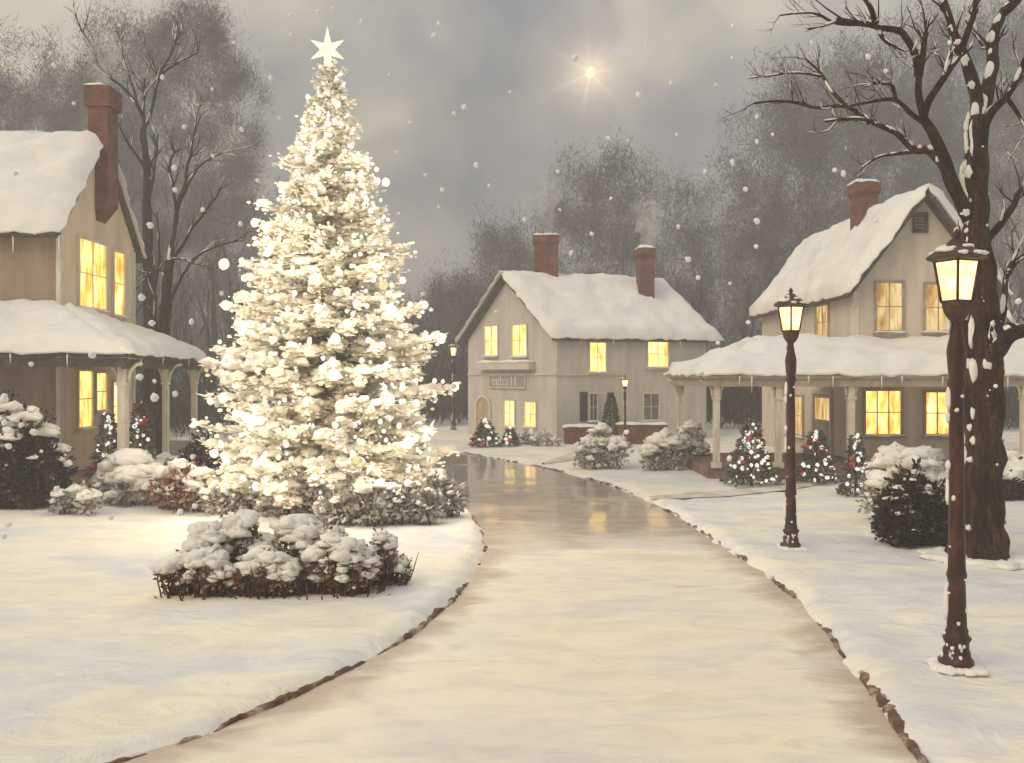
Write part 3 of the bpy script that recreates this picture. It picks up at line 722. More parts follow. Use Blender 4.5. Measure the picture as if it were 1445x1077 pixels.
# ------------------------------------------------------------------ street lamps
def make_lamp():
    root = thing('street_lamp', (0, 0, 0), 'tall rusty street lamp nearest the viewer, right beside the big bare tree', 'street lamp', 'street lamps along the road')
    p = MB()
    p.lathe([(-.05, .15), (.05, .15), (.08, .125), (.20, .10), (.24, .12), (.29, .10), (.34, .082), (.75, .074), (.80, .088), (.86, .074), (1.5, .066), (2.45, .056), (2.50, .075), (2.56, .062), (2.62, .075), (2.80, .085), (2.95, .055), (3.04, .04), (3.06, .05)], 14)
    for v in p.v:
        k = 1 + .10 * noise.noise(Vector((v.x * 9, v.y * 9, v.z * 5))); v.x *= k; v.y *= k
    p.build('post', M['iron'], root)
    c = MB(); c.lathe([(3.05, .045), (3.08, .075), (3.14, .115), (3.20, .13), (3.235, .125)], 8, R(22.5), smooth=False)
    zb, zt, rb, rt = 3.235, 3.60, .125, .182
    for k in range(4):
        a = R(45 * 2 * k + 4 - 90)
        d = Vector((math.cos(a), math.sin(a), 0)); c.tube([d * rb + Vector((0, 0, zb)), d * rt + Vector((0, 0, zt))], [.013, .013], 5)
        a2 = R(45 * 2 * (k + 1) + 4 - 90); d2 = Vector((math.cos(a2), math.sin(a2), 0))
        c.tube([d * rt + Vector((0, 0, zt)), d2 * rt + Vector((0, 0, zt))], [.015, .015], 5)
        c.tube([d * rb + Vector((0, 0, zb)), d2 * rb + Vector((0, 0, zb))], [.014, .014], 5)
        mdb = (d + d2) * .5
        if k % 2: continue
    c.build('lantern_frame', M['dark_iron'], root)
    gl = MB(); gl.lathe([(zb + .004, rb - .012), (zt - .004, rt - .012)], 4, R(4 - 90), smooth=False); gl.build('lantern_glass', M['lamp_glass'], root)
    r = MB(); r.lathe([(zt, .215), (zt + .02, .255), (zt + .05, .235), (zt + .13, .12), (zt + .17, .07), (zt + .19, .055)], 8, R(4 - 90), smooth=False)
    ro = r.build('lantern_roof', M['dark_iron'], root)
    f = MB(); f.lathe([(zt + .185, .03), (zt + .21, .022), (zt + .235, .034), (zt + .26, .022), (zt + .285, .005)], 8); f.build('finial', M['dark_iron'], ro)
    s = MB()
    for k in range(11):
        a = rnd.uniform(R(110), R(330)); q = rnd.uniform(.35, 1)
        s.blob((math.cos(a) * .21 * q, math.sin(a) * .21 * q, zt + .045 + .12 * (1 - q)), (rnd.uniform(.05, .085), rnd.uniform(.05, .085), rnd.uniform(.025, .04)), 2, .45, 1.8, k)
    for k in range(4):
        a = rnd.uniform(R(-80), R(0)); s.blob((math.cos(a) * .22, math.sin(a) * .22, zt + .05), (.045, .045, .022), 2, .4, 1.8, 20 + k)
    s.build('snow', M['roof_snow'], ro)
    s = MB()                                        # snow blown onto one side of the post
    z = .1
    while z < 3.0:
        L = rnd.uniform(.06, .42); rr = .072 if z > .9 else .088
        if rnd.random() < .66:
            a = R(rnd.uniform(168, 215)); n = max(3, int(L / .05))
            pts = [Vector((math.cos(a) * rr * (1 - .1 * z / 3), math.sin(a) * rr * (1 - .1 * z / 3), z + L * i / n)) for i in range(n + 1)]
            s.tube(pts, [.012 + .018 * math.sin(math.pi * i / n) * rnd.uniform(.5, 1.2) for i in range(n + 1)], 6)
        z += L + rnd.uniform(0, .10)
    for k in range(34):
        a = R(rnd.uniform(150, 350)); z = rnd.choice((rnd.uniform(.05, 1.0), rnd.uniform(.05, 2.8), rnd.uniform(.06, .3)))
        rr = .125 if z < .12 else (.105 if z < .3 else .073 - .008 * z / 3)
        s.blob((math.cos(a) * rr, math.sin(a) * rr, z), (rnd.uniform(.008, .022),) * 2 + (rnd.uniform(.01, .04),), 1, .4, 2, k)
    for k in range(13): a = 2 * math.pi * k / 13; q = rnd.uniform(.13, .20); s.blob((math.cos(a) * q, math.sin(a) * q, -.01), (rnd.uniform(.06, .11), rnd.uniform(.06, .11), rnd.uniform(.025, .05)), 2, .35, 1.6, 70 + k)
    s.build('snow', M['roof_snow'], root)
    return root
lamp = make_lamp(); lamp.rotation_euler.z = R(-26); lamp.location = ((1350 - CX) * gy(935) / F, gy(935), .08)
def place_lamp(px, Y, sc, rz, label):
    c = copy_tree(lamp); c.location = ((px - CX) * Y / F, Y, .08); c.scale = (sc, sc, sc); c.rotation_euler.z = R(rz); c['label'] = label
    return c
place_lamp(1116, gy(770), 1.0, -19, 'slim rusty street lamp standing alone in snow before the right verandah')
place_lamp(882, 33.6, .66, -12, 'short street lamp by the side wall of the far grey house')
place_lamp(640, 42.5, 1.06, 35, 'distant street lamp glowing at the left of the far grey house')

# ------------------------------------------------------------------ plants
def cluster_leaves(mb, c, r, n, size, rng, up=.3, flat=.55):
    for _ in range(n):
        d = rdir(); q = (.35 + .65 * rng.random() ** .5) * (1 + .55 * noise.noise(d * 2.2 + c * 3) + (.35 * rng.random() if rng.random() < .25 else 0))
        p = c + Vector((d.x * r[0], d.y * r[1], d.z * r[2])) * q
        dd = (d + rdir() * .8 + Vector((0, 0, up))).normalized(); sd = dd.cross(rdir()).normalized()
        L = size * rng.uniform(.6, 1.5)
        mb.leaf(p, dd, sd, L, L * flat * .5)
def shrub(name, label, px, base, hw, h, leaf, Y=None, snow_amt=1.0, n_leaf=900, stems=9, lumps=5, snow_low=.35, cap=1.0, group=None, seed=0, leaf_size=.11, cat='shrub', snow_mat='shrub_snow', snow_from=.45, fringe=0, flecks=0, rw=1.0, lo=.66):
    rng = random.Random(100 + seed)
    Y = Y or gy(base)
    wdt = hw * Y / F; ht = h * Y / F; x = (px - CX) * Y / F
    root = thing(name, (x, Y, .08), label, cat, group)
    lum = []
    for i in range(lumps):
        t = (i + .5) / lumps * 2 - 1
        lx = x + t * wdt * .72; ly = Y + rng.uniform(-.35, .35) * wdt
        lh = ht * (1 - .5 * t * t) * rng.uniform(lo, 1.0)
        lum.append((Vector((lx, ly, .08 + lh * .55)), Vector((wdt * rng.uniform(.34, .5) * rw, wdt * rng.uniform(.34, .5) * rw, lh * .46))))
    st = MB()
    for i in range(stems * lumps // 3):
        c, r = rng.choice(lum)
        b = Vector((c.x + rng.uniform(-.6, .6) * r.x, c.y + rng.uniform(-.6, .6) * r.y, 0))
        e = c + Vector((rng.uniform(-1, 1) * r.x, rng.uniform(-1, 1) * r.y, rng.uniform(0, .7) * r.z))
        mdl = (b + e) * .5 + Vector((rng.uniform(-.08, .08), rng.uniform(-.08, .08), 0))
        st.tube([b, mdl, e], [.016, .012, .005], 5)
    for i in range(fringe):                           # bare stalks round the foot
        a = rng.uniform(0, 6.28); q = rng.uniform(.75, 1.0); b = Vector((x + math.cos(a) * wdt * q, Y + math.sin(a) * wdt * .62 * q, -.02)); hh = rng.uniform(.06, .5)
        e = b + Vector((rng.uniform(-.14, .14) + math.cos(a) * .12, rng.uniform(-.06, .06) + math.sin(a) * .07, hh)); st.tube([b, (b + e) * .5 + Vector((rng.uniform(-.02, .02), 0, 0)), e], [.011, .009, .003], 4)
    st.build('stems', M['stem'], root)
    fo = MB()
    for c, r in lum: cluster_leaves(fo, c - Vector((0, 0, r.z * .12)), r * 1.02, n_leaf // lumps, leaf_size, rng)
    if fringe:                                        # the bushes of the bed are thin at the foot
        keep = [i for i, f in enumerate(fo.f) if fo.v[f[0]].z > .26 or rng.random() < .16 + 1.6 * max(0, fo.v[f[0]].z) ** 1.4]
        fo.f = [fo.f[i] for i in keep]; fo.sm = [fo.sm[i] for i in keep]
    fo.build('foliage', M[leaf], root)
    if snow_amt > 0:
        sn = MB()
        for c, r in lum:
            n = int(14 * snow_amt)
            for k in range(n):
                a = rng.uniform(0, 2 * math.pi); zz = rng.uniform(-snow_low, 1) if rng.random() < .5 else rng.uniform(snow_from, 1)
                q = math.sqrt(max(0, 1 - zz * zz))
                p = c + Vector((math.cos(a) * q * r.x, math.sin(a) * q * r.y, zz * r.z * .95))
                br = min(.34, .62 * r.x) * rng.uniform(.4, 1.1) * (.5 + .5 * max(0, zz)) * cap
                sn.blob(p, (br * rng.uniform(.9, 1.4), br * rng.uniform(.9, 1.3), br * rng.uniform(.55, .9)), 2, .75, 2.1, rng.random() * 90, .55)
        for _ in range(flecks):                       # single flakes caught in the leaves
            c, r = rng.choice(lum); d = rdir(); d.y = -abs(d.y)
            q = rng.uniform(.018, .042); sn.blob(c + Vector((d.x * r.x, d.y * r.y, d.z * r.z)) * 1.08, (q, q, q), 1, .3, 2, rng.random() * 50)
        sn.build('snow', M[snow_mat], root)
    return root
G1, G2, G3 = 'snowy shrubs round the foot of the big lit fir', 'brown snow-capped bushes of the front bed', 'snowy shrubs by the left porch'
shrub('shrub', 'dark brown bush with snow clumps at the left edge of the picture', 22, 716, 64, 176, 'dark_leaf', 18.0, .9, 9500, 20, 8, .5, .9, None, 1, .11, flecks=44)
shrub('shrub', 'low snow-buried shrub right of the dark bush at the left edge', 112, 722, 36, 44, 'grey_leaf', None, .9, 500, 6, 3, .3, 1.1, G3, 2)
shrub('shrub', 'snow-heavy cream shrub under the porch corner post', 190, 703, 62, 66, 'grey_leaf', 18.6, 1.5, 900, 8, 6, .5, 1.0, G3, 3)
shrub('shrub', 'snowy shrub with dark gaps between the porch and the lit fir', 262, 716, 52, 70, 'brown_leaf', 17.6, .8, 1600, 10, 5, .35, 1.0, G3, 4)
shrub('shrub', 'grey snowy shrub at the far end of the left porch', 238, 655, 36, 50, 'grey_leaf', 21.0, 1.1, 700, 6, 4, .3, 1.0, G3, 5)
shrub('shrub', 'dark leggy shrub with white flecks before the last left porch post', 281, 668, 30, 90, 'dark_leaf', 20.4, .55, 1500, 10, 4, .4, .6, G3, 6)
shrub('shrub', 'small snowy shrub at the left foot of the lit fir', 335, 715, 44, 60, 'grey_leaf', 17.2, .9, 900, 8, 4, .3, .9, G1, 7)
shrub('shrub', 'grey shrub at the foot of the lit fir directly behind the front bed', 430, 728, 54, 58, 'grey_leaf', 16.9, .7, 1500, 8, 5, .3, .9, G1, 8)
shrub('shrub', 'grey leafy shrub below the middle of the lit fir', 508, 738, 54, 62, 'grey_leaf', 16.2, .55, 1800, 8, 5, .3, .8, G1, 9)
shrub('shrub', 'grey leafy shrub low at the right side of the lit fir', 572, 737, 50, 72, 'grey_leaf', 16.2, .6, 1800, 8, 5, .3, .8, G1, 10)
shrub('shrub', 'frosted grey shrub at the road bend beside the lit fir', 618, 722, 38, 74, 'grey_leaf', 17.0, .9, 1100, 8, 4, .4, .8, G1, 11)
for i, (px, base, hw, h, Yb, lab) in enumerate((
    (280, 822, 58, 78, 11.2, 'brown bush at the left end of the front bed under a loose snow cap'),
    (335, 830, 58, 124, 11.25, 'tallest brown bush of the front bed with a high snow cap'),
    (378, 836, 46, 104, 11.1, 'rust-brown bush of the front bed in the dip beside its tallest bush'),
    (425, 838, 56, 100, 11.1, 'dark brown bush in the middle of the front bed with snow on top'),
    (480, 836, 58, 106, 11.1, 'broad brown bush right of the middle of the front bed'),
    (532, 826, 50, 84, 11.2, 'brown twiggy bush at the right end of the front bed'))):
    shrub('shrub', lab, px, base, hw, h, 'brown_leaf', Yb + (-.28, .22, -.2, .12, -.25, .15)[i], 2.3, 2100, 70, 4, .45, 1.15, G2, 12 + i, .066, fringe=26, rw=.86, lo=.5)
shrub('shrub', 'round snow-covered shrub beside the path to the far grey house', 847, 656, 37, 62, 'grey_leaf', 25.8, 1.3, 1600, 8, 5, .3, 1.1, None, 17)
shrub('shrub', 'grey shrub with a large snow ball left of the verandah end', 937, 660, 32, 62, 'grey_leaf', 24.8, 1.3, 1400, 8, 4, .35, 1.5, None, 18)
shrub('shrub', 'snowy shrub right at the verandah end post', 972, 655, 28, 62, 'grey_leaf', 26.2, 1.3, 1200, 8, 4, .4, 1.1, None, 19)
shrub('shrub', 'tiny bare shrub at the near corner of the far grey house', 770, 628, 22, 20, 'grey_leaf', 33.4, .7, 260, 6, 3, .2, .8, None, 20)
shrub('shrub', 'grey shrub under the lower windows of the far grey house', 744, 626, 20, 18, 'grey_leaf', 34.2, .4, 400, 5, 3, .2, .8, None, 26)
shrub('shrub', 'large dark bush with white flecks left of the big bare tree', 1300, 772, 56, 106, 'dark_leaf', 14.2, .5, 11000, 26, 11, .7, .5, None, 21, .10, flecks=40)
shrub('shrub', 'tall snow-laden hedge shrub before the right house front window', 1276, 726, 56, 118, 'grey_leaf', 16.2, 1.8, 1500, 8, 7, .6, 1.1, None, 22)
shrub('shrub', 'dark hedge under a thick snow cap at the right edge', 1432, 700, 44, 80, 'dark_leaf', 19.3, 1.5, 2600, 12, 5, .05, 1.4, None, 23, .11)
shrub('shrub', 'narrow snowy shrub between the near street lamp and the big trunk', 1366, 700, 18, 112, 'grey_leaf', 15.6, 1.5, 500, 6, 3, .7, 1.2, None, 24)

# little firs hung with lights
def lit_fir(label, px, base, hw, h, Y, n_b, n_r, seed, group='small lit firs by the porches', lean=0.0):
    rng = random.Random(500 + seed); wdt = hw * Y / F; ht = h * Y / F; x = (px - CX) * Y / F
    root = thing('small_fir', (x, Y, .1), label, 'small fir', group)
    tk = MB(); tk.tube([(x, Y, 0), (x, Y, ht * .9)], [.045, .01], 6); tk.build('trunk', M['stem'], root)
    fo = MB()
    for k in range(1500):
        t = rng.random() ** 1.25; r = wdt * (1 - t * .86) * (.25 + .75 * rng.random() ** .5) * (1 + .18 * math.sin(t * 30)); a = rng.uniform(0, 2 * math.pi)
        p = Vector((x + math.cos(a) * r, Y + math.sin(a) * r, .12 + ht * .97 * t))
        d = (Vector((math.cos(a), math.sin(a), rng.uniform(-.3, .5))) + rdir() * .4).normalized(); sd = d.cross(rdir()).normalized()
        L = rng.uniform(.08, .17) * (wdt / .55) ** .5; fo.leaf(p, d, sd, L, L * .2)
    fo.build('foliage', M['green_needle'], root)
    br = .021 * Y / 13
    for k in range(n_b + n_r):
        t = rng.uniform(.03, .98) if k else 1.0; r = wdt * (1 - t * .86) * rng.uniform(.88, 1.05); a = rng.uniform(R(190), R(350)) if rng.random() < .82 else rng.uniform(0, 6.28)
        p = (x + math.cos(a) * r, Y + math.sin(a) * r, .14 + ht * .97 * t)
        b = MB(); q = br * rng.uniform(.65, 1.35)
        if k < n_b: b.blob(p, (q, q, q * 1.15), 2, .25, 1.5, k); b.build('bulb', M['white_bulb'], root)
        else: b.blob(p, q * 1.5, 2, .35, 1.8, k); b.build('bauble', M['red'], root)
lit_fir('small fir hung with white lights left of the left porch post', 152, 690, 27, 112, 19.9, 30, 5, 1)
lit_fir('small reddish fir hung with pale lights just right of the left porch post', 198, 680, 25, 118, 21.2, 30, 11, 2)
lit_fir('tiny lit fir before the arched door of the far grey house', 685, 628, 21, 36, 32.8, 14, 3, 3)
lit_fir('tiniest lit fir under the far house lower windows', 720, 627, 13, 24, 33.2, 7, 1, 4)
lit_fir('lit fir beside the verandah left of the slim street lamp', 1060, 680, 36, 84, 21.6, 54, 4, 5)
lit_fir('lit fir with red baubles just right of the slim street lamp', 1152, 672, 31, 70, 22.0, 38, 9, 6)
lit_fir('narrow lit fir with red baubles next to the snow-laden hedge', 1208, 696, 22, 84, 19.6, 36, 7, 7)
# clipped fir by the far house
def cone_fir(label, px, Y, hw, h):
    wdt = hw * Y / F; ht = h * Y / F; x = (px - CX) * Y / F; root = thing('conifer', (x, Y, .1), label, 'conifer')
    tk = MB(); tk.tube([(x, Y, 0), (x, Y, ht * .9)], [.05, .01], 6); tk.build('trunk', M['stem'], root)
    fo = MB()
    for k in range(1500):
        t = rnd.random() ** 1.2; r = wdt * (1 - t) ** .8 * (.3 + .7 * rnd.random() ** .5); a = rnd.uniform(0, 6.28)
        p = Vector((x + math.cos(a) * r, Y + math.sin(a) * r, .15 + ht * t)); d = (Vector((math.cos(a), math.sin(a), .4)) + rdir() * .4).normalized(); sd = d.cross(rdir()).normalized()
        fo.leaf(p, d, sd, .15, .03)
    fo.build('foliage', M['fir_grey'], root)
M['fir_grey'] = leaf_material('fir_grey', (.04, .045, .035), (.09, .095, .075), (.2, .2, .17), 4)
cone_fir('clipped grey-green fir against the side wall of the far house', 862, 34.9, 15, 66)

# ------------------------------------------------------------------ the big lit fir
M['frost_bark'] = bark_material('frost_bark', (.30, .24, .18), (.50, .43, .33), (.80, .74, .62))
def big_fir():
    Y = 18.0; x = (465 - CX) * Y / F
    root = thing('christmas_tree', (x, Y, .1), 'huge snow-covered fir glowing with white lights beside the road', 'christmas tree')
    tk = MB(); tk.tube([(x, Y, 0), (x, Y, 3), (x, Y, 6), (x, Y, 8.5)], [.22, .16, .09, .02], 9); tk.build('trunk', M['frost_bark'], root)
    prof = [(.35, 1.85), (.7, 2.12), (1.6, 2.10), (2.3, 2.06), (3.0, 1.96), (3.7, 1.78), (4.4, 1.60), (5.1, 1.36), (5.8, 1.07), (6.5, .79), (7.1, .54), (7.7, .33), (8.2, .17), (8.6, .06)]
    def RR(z):
        for (a, ra), (b, rb) in zip(prof, prof[1:]):
            if a <= z <= b: return ra + (rb - ra) * (z - a) / (b - a)
        return prof[0][1] if z < prof[0][0] else .05
    nee, sn = MB(), MB(); bulbs = []
    rng = random.Random(42); z = .5; tier = 0; tips = []
    while z < 8.45:
        rad = RR(z); n = max(5, int(4 + rad * 6.5)); ph = rng.uniform(0, 6.28)
        for k in range(n):
            a = ph + 2 * math.pi * (k + rng.uniform(-.25, .25)) / n
            Lb = rad * (rng.uniform(.68, .94) if rng.random() < .64 else rng.uniform(.94, 1.18))
            dz = rng.uniform(-.20, .20); ca, sa = math.cos(a), math.sin(a)
            droop = .10 * Lb + rng.uniform(-.02, .05)
            def sp(t): return Vector((x + ca * Lb * t, Y + sa * Lb * t, z + dz + .18 * (1 - t) - droop * math.sin(t * 2.2) + .16 * t ** 4))
            sd0 = Vector((-sa, ca, 0))
            nee.tube([sp(t) for t in (.1, .4, .7, 1)], [.03, .022, .014, .004], 4)
            ns = int(14 + 22 * Lb)
            for j in range(ns):                     # sprays of needles on both sides
                t = .28 + .74 * j / ns; p = sp(min(t, 1)); ww = (.20 + .26 * Lb / 2) * (1.12 - t) + .08
                for sg in (-1, 1):
                    d = (Vector((ca, sa, 0)) * rng.uniform(.5, 1.0) + sd0 * sg * rng.uniform(.4, 1.0) + Vector((0, 0, rng.uniform(-.25, .3)))).normalized()
                    nrm = (Vector((0, 0, 1)) + rdir() * .7).normalized(); s_ = d.cross(nrm).normalized()
                    L = ww * rng.uniform(.7, 1.3); nee.leaf(p, d, s_, L, .022 + .05 * L)
            for j in range(int(4 + Lb * 4.6)):      # snow lying on the bough
                t = min(1.02, rng.uniform(.30, 1.04)); p = sp(min(t, 1.0)) + sd0 * rng.uniform(-.16, .16) * (1.15 - t) * (Lb + .3)
                br = rng.uniform(.04, .125) * (.66 + .32 * Lb) * (1.15 - .38 * t)
                rot = Matrix.Rotation(a, 3, 'Z') @ Matrix.Rotation(rng.uniform(-.2, .25), 3, 'Y')
                sn.blob(p + Vector((0, 0, br * .35)), (br * rng.uniform(1.0, 1.7), br * rng.uniform(.9, 1.35), br * rng.uniform(.55, .95)), 2, .75, 2.0, rng.random() * 90, .6, rot)
            for j in range(11):                     # small frosted flecks along the tip
                p = sp(rng.uniform(.8, 1.02)) + Vector((ca, sa, 0)) * rng.uniform(0, .16) + rdir() * .13; q = rng.uniform(.014, .040)
                sn.blob(p, (q * 1.5, q, q), 1, .5, 2, rng.random() * 50)
            for j in range(9):                      # twigs standing up and out at the tip
                t = rng.uniform(.72, 1.0); p = sp(t); d = (Vector((ca, sa, 0)) * rng.uniform(.6, 1) + sd0 * rng.uniform(-.6, .6) + Vector((0, 0, rng.uniform(.0, .9)))).normalized()
                nee.leaf(p, d, d.cross(rdir()).normalized(), rng.uniform(.16, .34) * (.5 + .25 * rad), rng.uniform(.012, .028))
            if rng.random() < .95:
                t = rng.uniform(.78, 1.04); bulbs.append((sp(min(1, t)) + Vector((ca, sa, 0)) * rng.uniform(.08, .2) + Vector((0, 0, rng.uniform(-.04, .13))), a, (rng.uniform(.034, .07) if rng.random() < .7 else rng.uniform(.07, .095)) * (.72 + .18 * rad)))
            for _ in range(3 if rng.random() < .45 else 2):
                t = rng.uniform(.5, 1.0); bulbs.append((sp(t) + Vector((0, 0, rng.uniform(.12, .26))), a, rng.uniform(.022, .05) * (.72 + .2 * rad)))
        z += .165 + .085 * rad / 2.1; tier += 1
    nee.build('foliage', M['frost_needle'], root); sn.build('snow', M['tree_snow'], root)
    # the hundred lights that show largest are parts, the rest one part
    bulbs.sort(key=lambda b: -(b[2] * (2.0 if math.sin(b[1]) < .1 else .3)))
    for i, (p, a, r) in enumerate(bulbs[:100]):
        b = MB(); b.blob(p, (r, r, r * rng.uniform(.95, 1.2)), 2, .16, 1.5, i); b.build('light_bulb', M['gold_bulb' if i % 9 == 4 else 'bulb'], root)
    b = MB()
    for i, (p, a, r) in enumerate(bulbs[100:]): b.blob(p, (r, r, r * 1.1), 2, .16, 1.5, i)
    b.build('string_lights', M['bulb'], root)['kind'] = 'stuff'
    print('bulbs', len(bulbs))
    # lamps: what the strings of bulbs give off
    for k in range(30):
        t = (k + .5) / 30; zz = .6 + 7.2 * t ** 1.2; rad = RR(zz); a = k * 2.4
        if math.sin(a) > .55: a = -a
        ld = bpy.data.lights.new('tree_light', 'POINT'); ld.energy = TREE_W * (.25 + .75 * rad / 2.3); ld.color = (1, .87, .68); ld.shadow_soft_size = .4
        lo = bpy.data.objects.new('tree_light', ld); lo.location = (x + math.cos(a) * (rad + .42), Y + math.sin(a) * (rad + .42), zz); COL.objects.link(lo)
    for k in range(9):                               # unseen lights added inside so the core glows
        zz = .9 + 6.2 * k / 8; a = k * 2.1; q = .42 * RR(zz)
        ld = bpy.data.lights.new('tree_light', 'POINT'); ld.energy = 24 * (.3 + .7 * RR(zz) / 2.1); ld.color = (1, .88, .70); ld.shadow_soft_size = .3
        lo = bpy.data.objects.new('tree_light', ld); lo.location = (x + math.cos(a) * q, Y - abs(math.sin(a)) * q, zz); COL.objects.link(lo)
    # star
    c = W(462, 70, Y); s = MB(); N = 6; ro, ri = .41, .155; pts = []
    for k in range(12):
        a = math.pi / 2 + math.pi * k / 6; r = (ro if k % 2 == 0 else ri) * (1.12 if k == 0 else (1.5 if k == 6 else .95)); pts.append(Vector((c.x + r * math.cos(a), c.y, c.z + r * math.sin(a))))
    for sgn in (-1, 1):
        for k in range(12): s.face([pts[k], pts[(k + 1) % 12], c + Vector((0, sgn * .10, 0))])
    st = thing('star_topper', (c.x, c.y, 8.55), 'pale gold six-pointed star on top of the huge lit fir', 'star')
    s.build('star', M['star'], st)
    k = MB(); k.tube([Vector((x, Y, 8.4)), Vector((c.x, c.y, c.z - .25))], [.03, .035], 7); k.build('stem', M['star'], st)
TREE_W = 27.0
big_fir()

# ------------------------------------------------------------------ bare trees
def limb(mb, sn, pts, r0, r1, snow=.5, sides=8, side_snow=None, n=5, seed=0):
    P = smooth_poly3(pts, n); m_ = len(P)
    rad = [r0 + (r1 - r0) * (i / (m_ - 1)) for i in range(m_)]
    P = [p + Vector((noise.noise(p * 2.1), noise.noise(p * 2.1 + Vector((5, 0, 0))), 0)) * min(.5 * r0 + .02, .07) for p in P]
    mb.tube(P, rad, sides, True, True, .3)
    if sn is not None:
        i = 0
        while i < m_ - 1:
            L = rnd.randint(2, 5)
            if rnd.random() < snow * 1.25:
                seg = list(range(i, min(i + L, m_)))
                if len(seg) > 1:
                    d = (P[seg[-1]] - P[seg[0]]).normalized()
                    off = Vector((-.62, -.55, .35)) if abs(d.z) > .75 else Vector((-.15, -.35, .9))
                    if side_snow: off = Vector(side_snow)
                    sn.tube([P[j] + off * rad[j] * .62 for j in seg], [max(.011, rad[j] * .80 * (math.sin(math.pi * (q + .35) / (len(seg) - .3)) * .9 + .12)) for q, j in enumerate(seg)], 7, True, True, .6)
            i += L
    return P
def smooth_poly3(P, n=4):
    P = [Vector(p) for p in P]; out = []
    for i in range(len(P) - 1):
        p0, p1, p2, p3 = P[max(i - 1, 0)], P[i], P[i + 1], P[min(i + 2, len(P) - 1)]
        for k in range(n):
            t = k / n; out.append(.5 * ((2 * p1) + (p2 - p0) * t + (2 * p0 - 5 * p1 + 4 * p2 - p3) * t * t + (3 * p1 - p0 - 3 * p2 + p3) * t ** 3))
    out.append(P[-1]); return out
def twigs(mb, P, r, n, L, depth=1, sn=None, upb=.3):
    for _ in range(n):
        i = rnd.randint(len(P) // 3, len(P) - 1); p = P[i]; d = (P[min(i + 1, len(P) - 1)] - P[max(i - 1, 0)]).normalized()
        dd = (d * .8 + rdir() * .75 + Vector((0, 0, upb))).normalized(); l = L * rnd.uniform(.4, 1.1)
        q = [p, p + dd * l * .5 + rv(.06 * l), p + dd * l + rv(.12 * l) + Vector((0, 0, .05 * l))]
        mb.tube(q, [r, r * .65, r * .25], 4, False)
        if sn is not None and rnd.random() < .25: sn.tube([q[0] + Vector((0, -.2 * r, r)), q[1] + Vector((0, -.2 * r, r)), q[1] * .4 + q[2] * .6 + Vector((0, 0, r))], [r * .9, r * 1.1, r * .3], 5)
        if depth > 0: twigs(mb, [q[0], q[0].lerp(q[1], .5), q[1], q[1].lerp(q[2], .5), q[2]], r * .55, 3, L * .5, depth - 1, sn, upb)

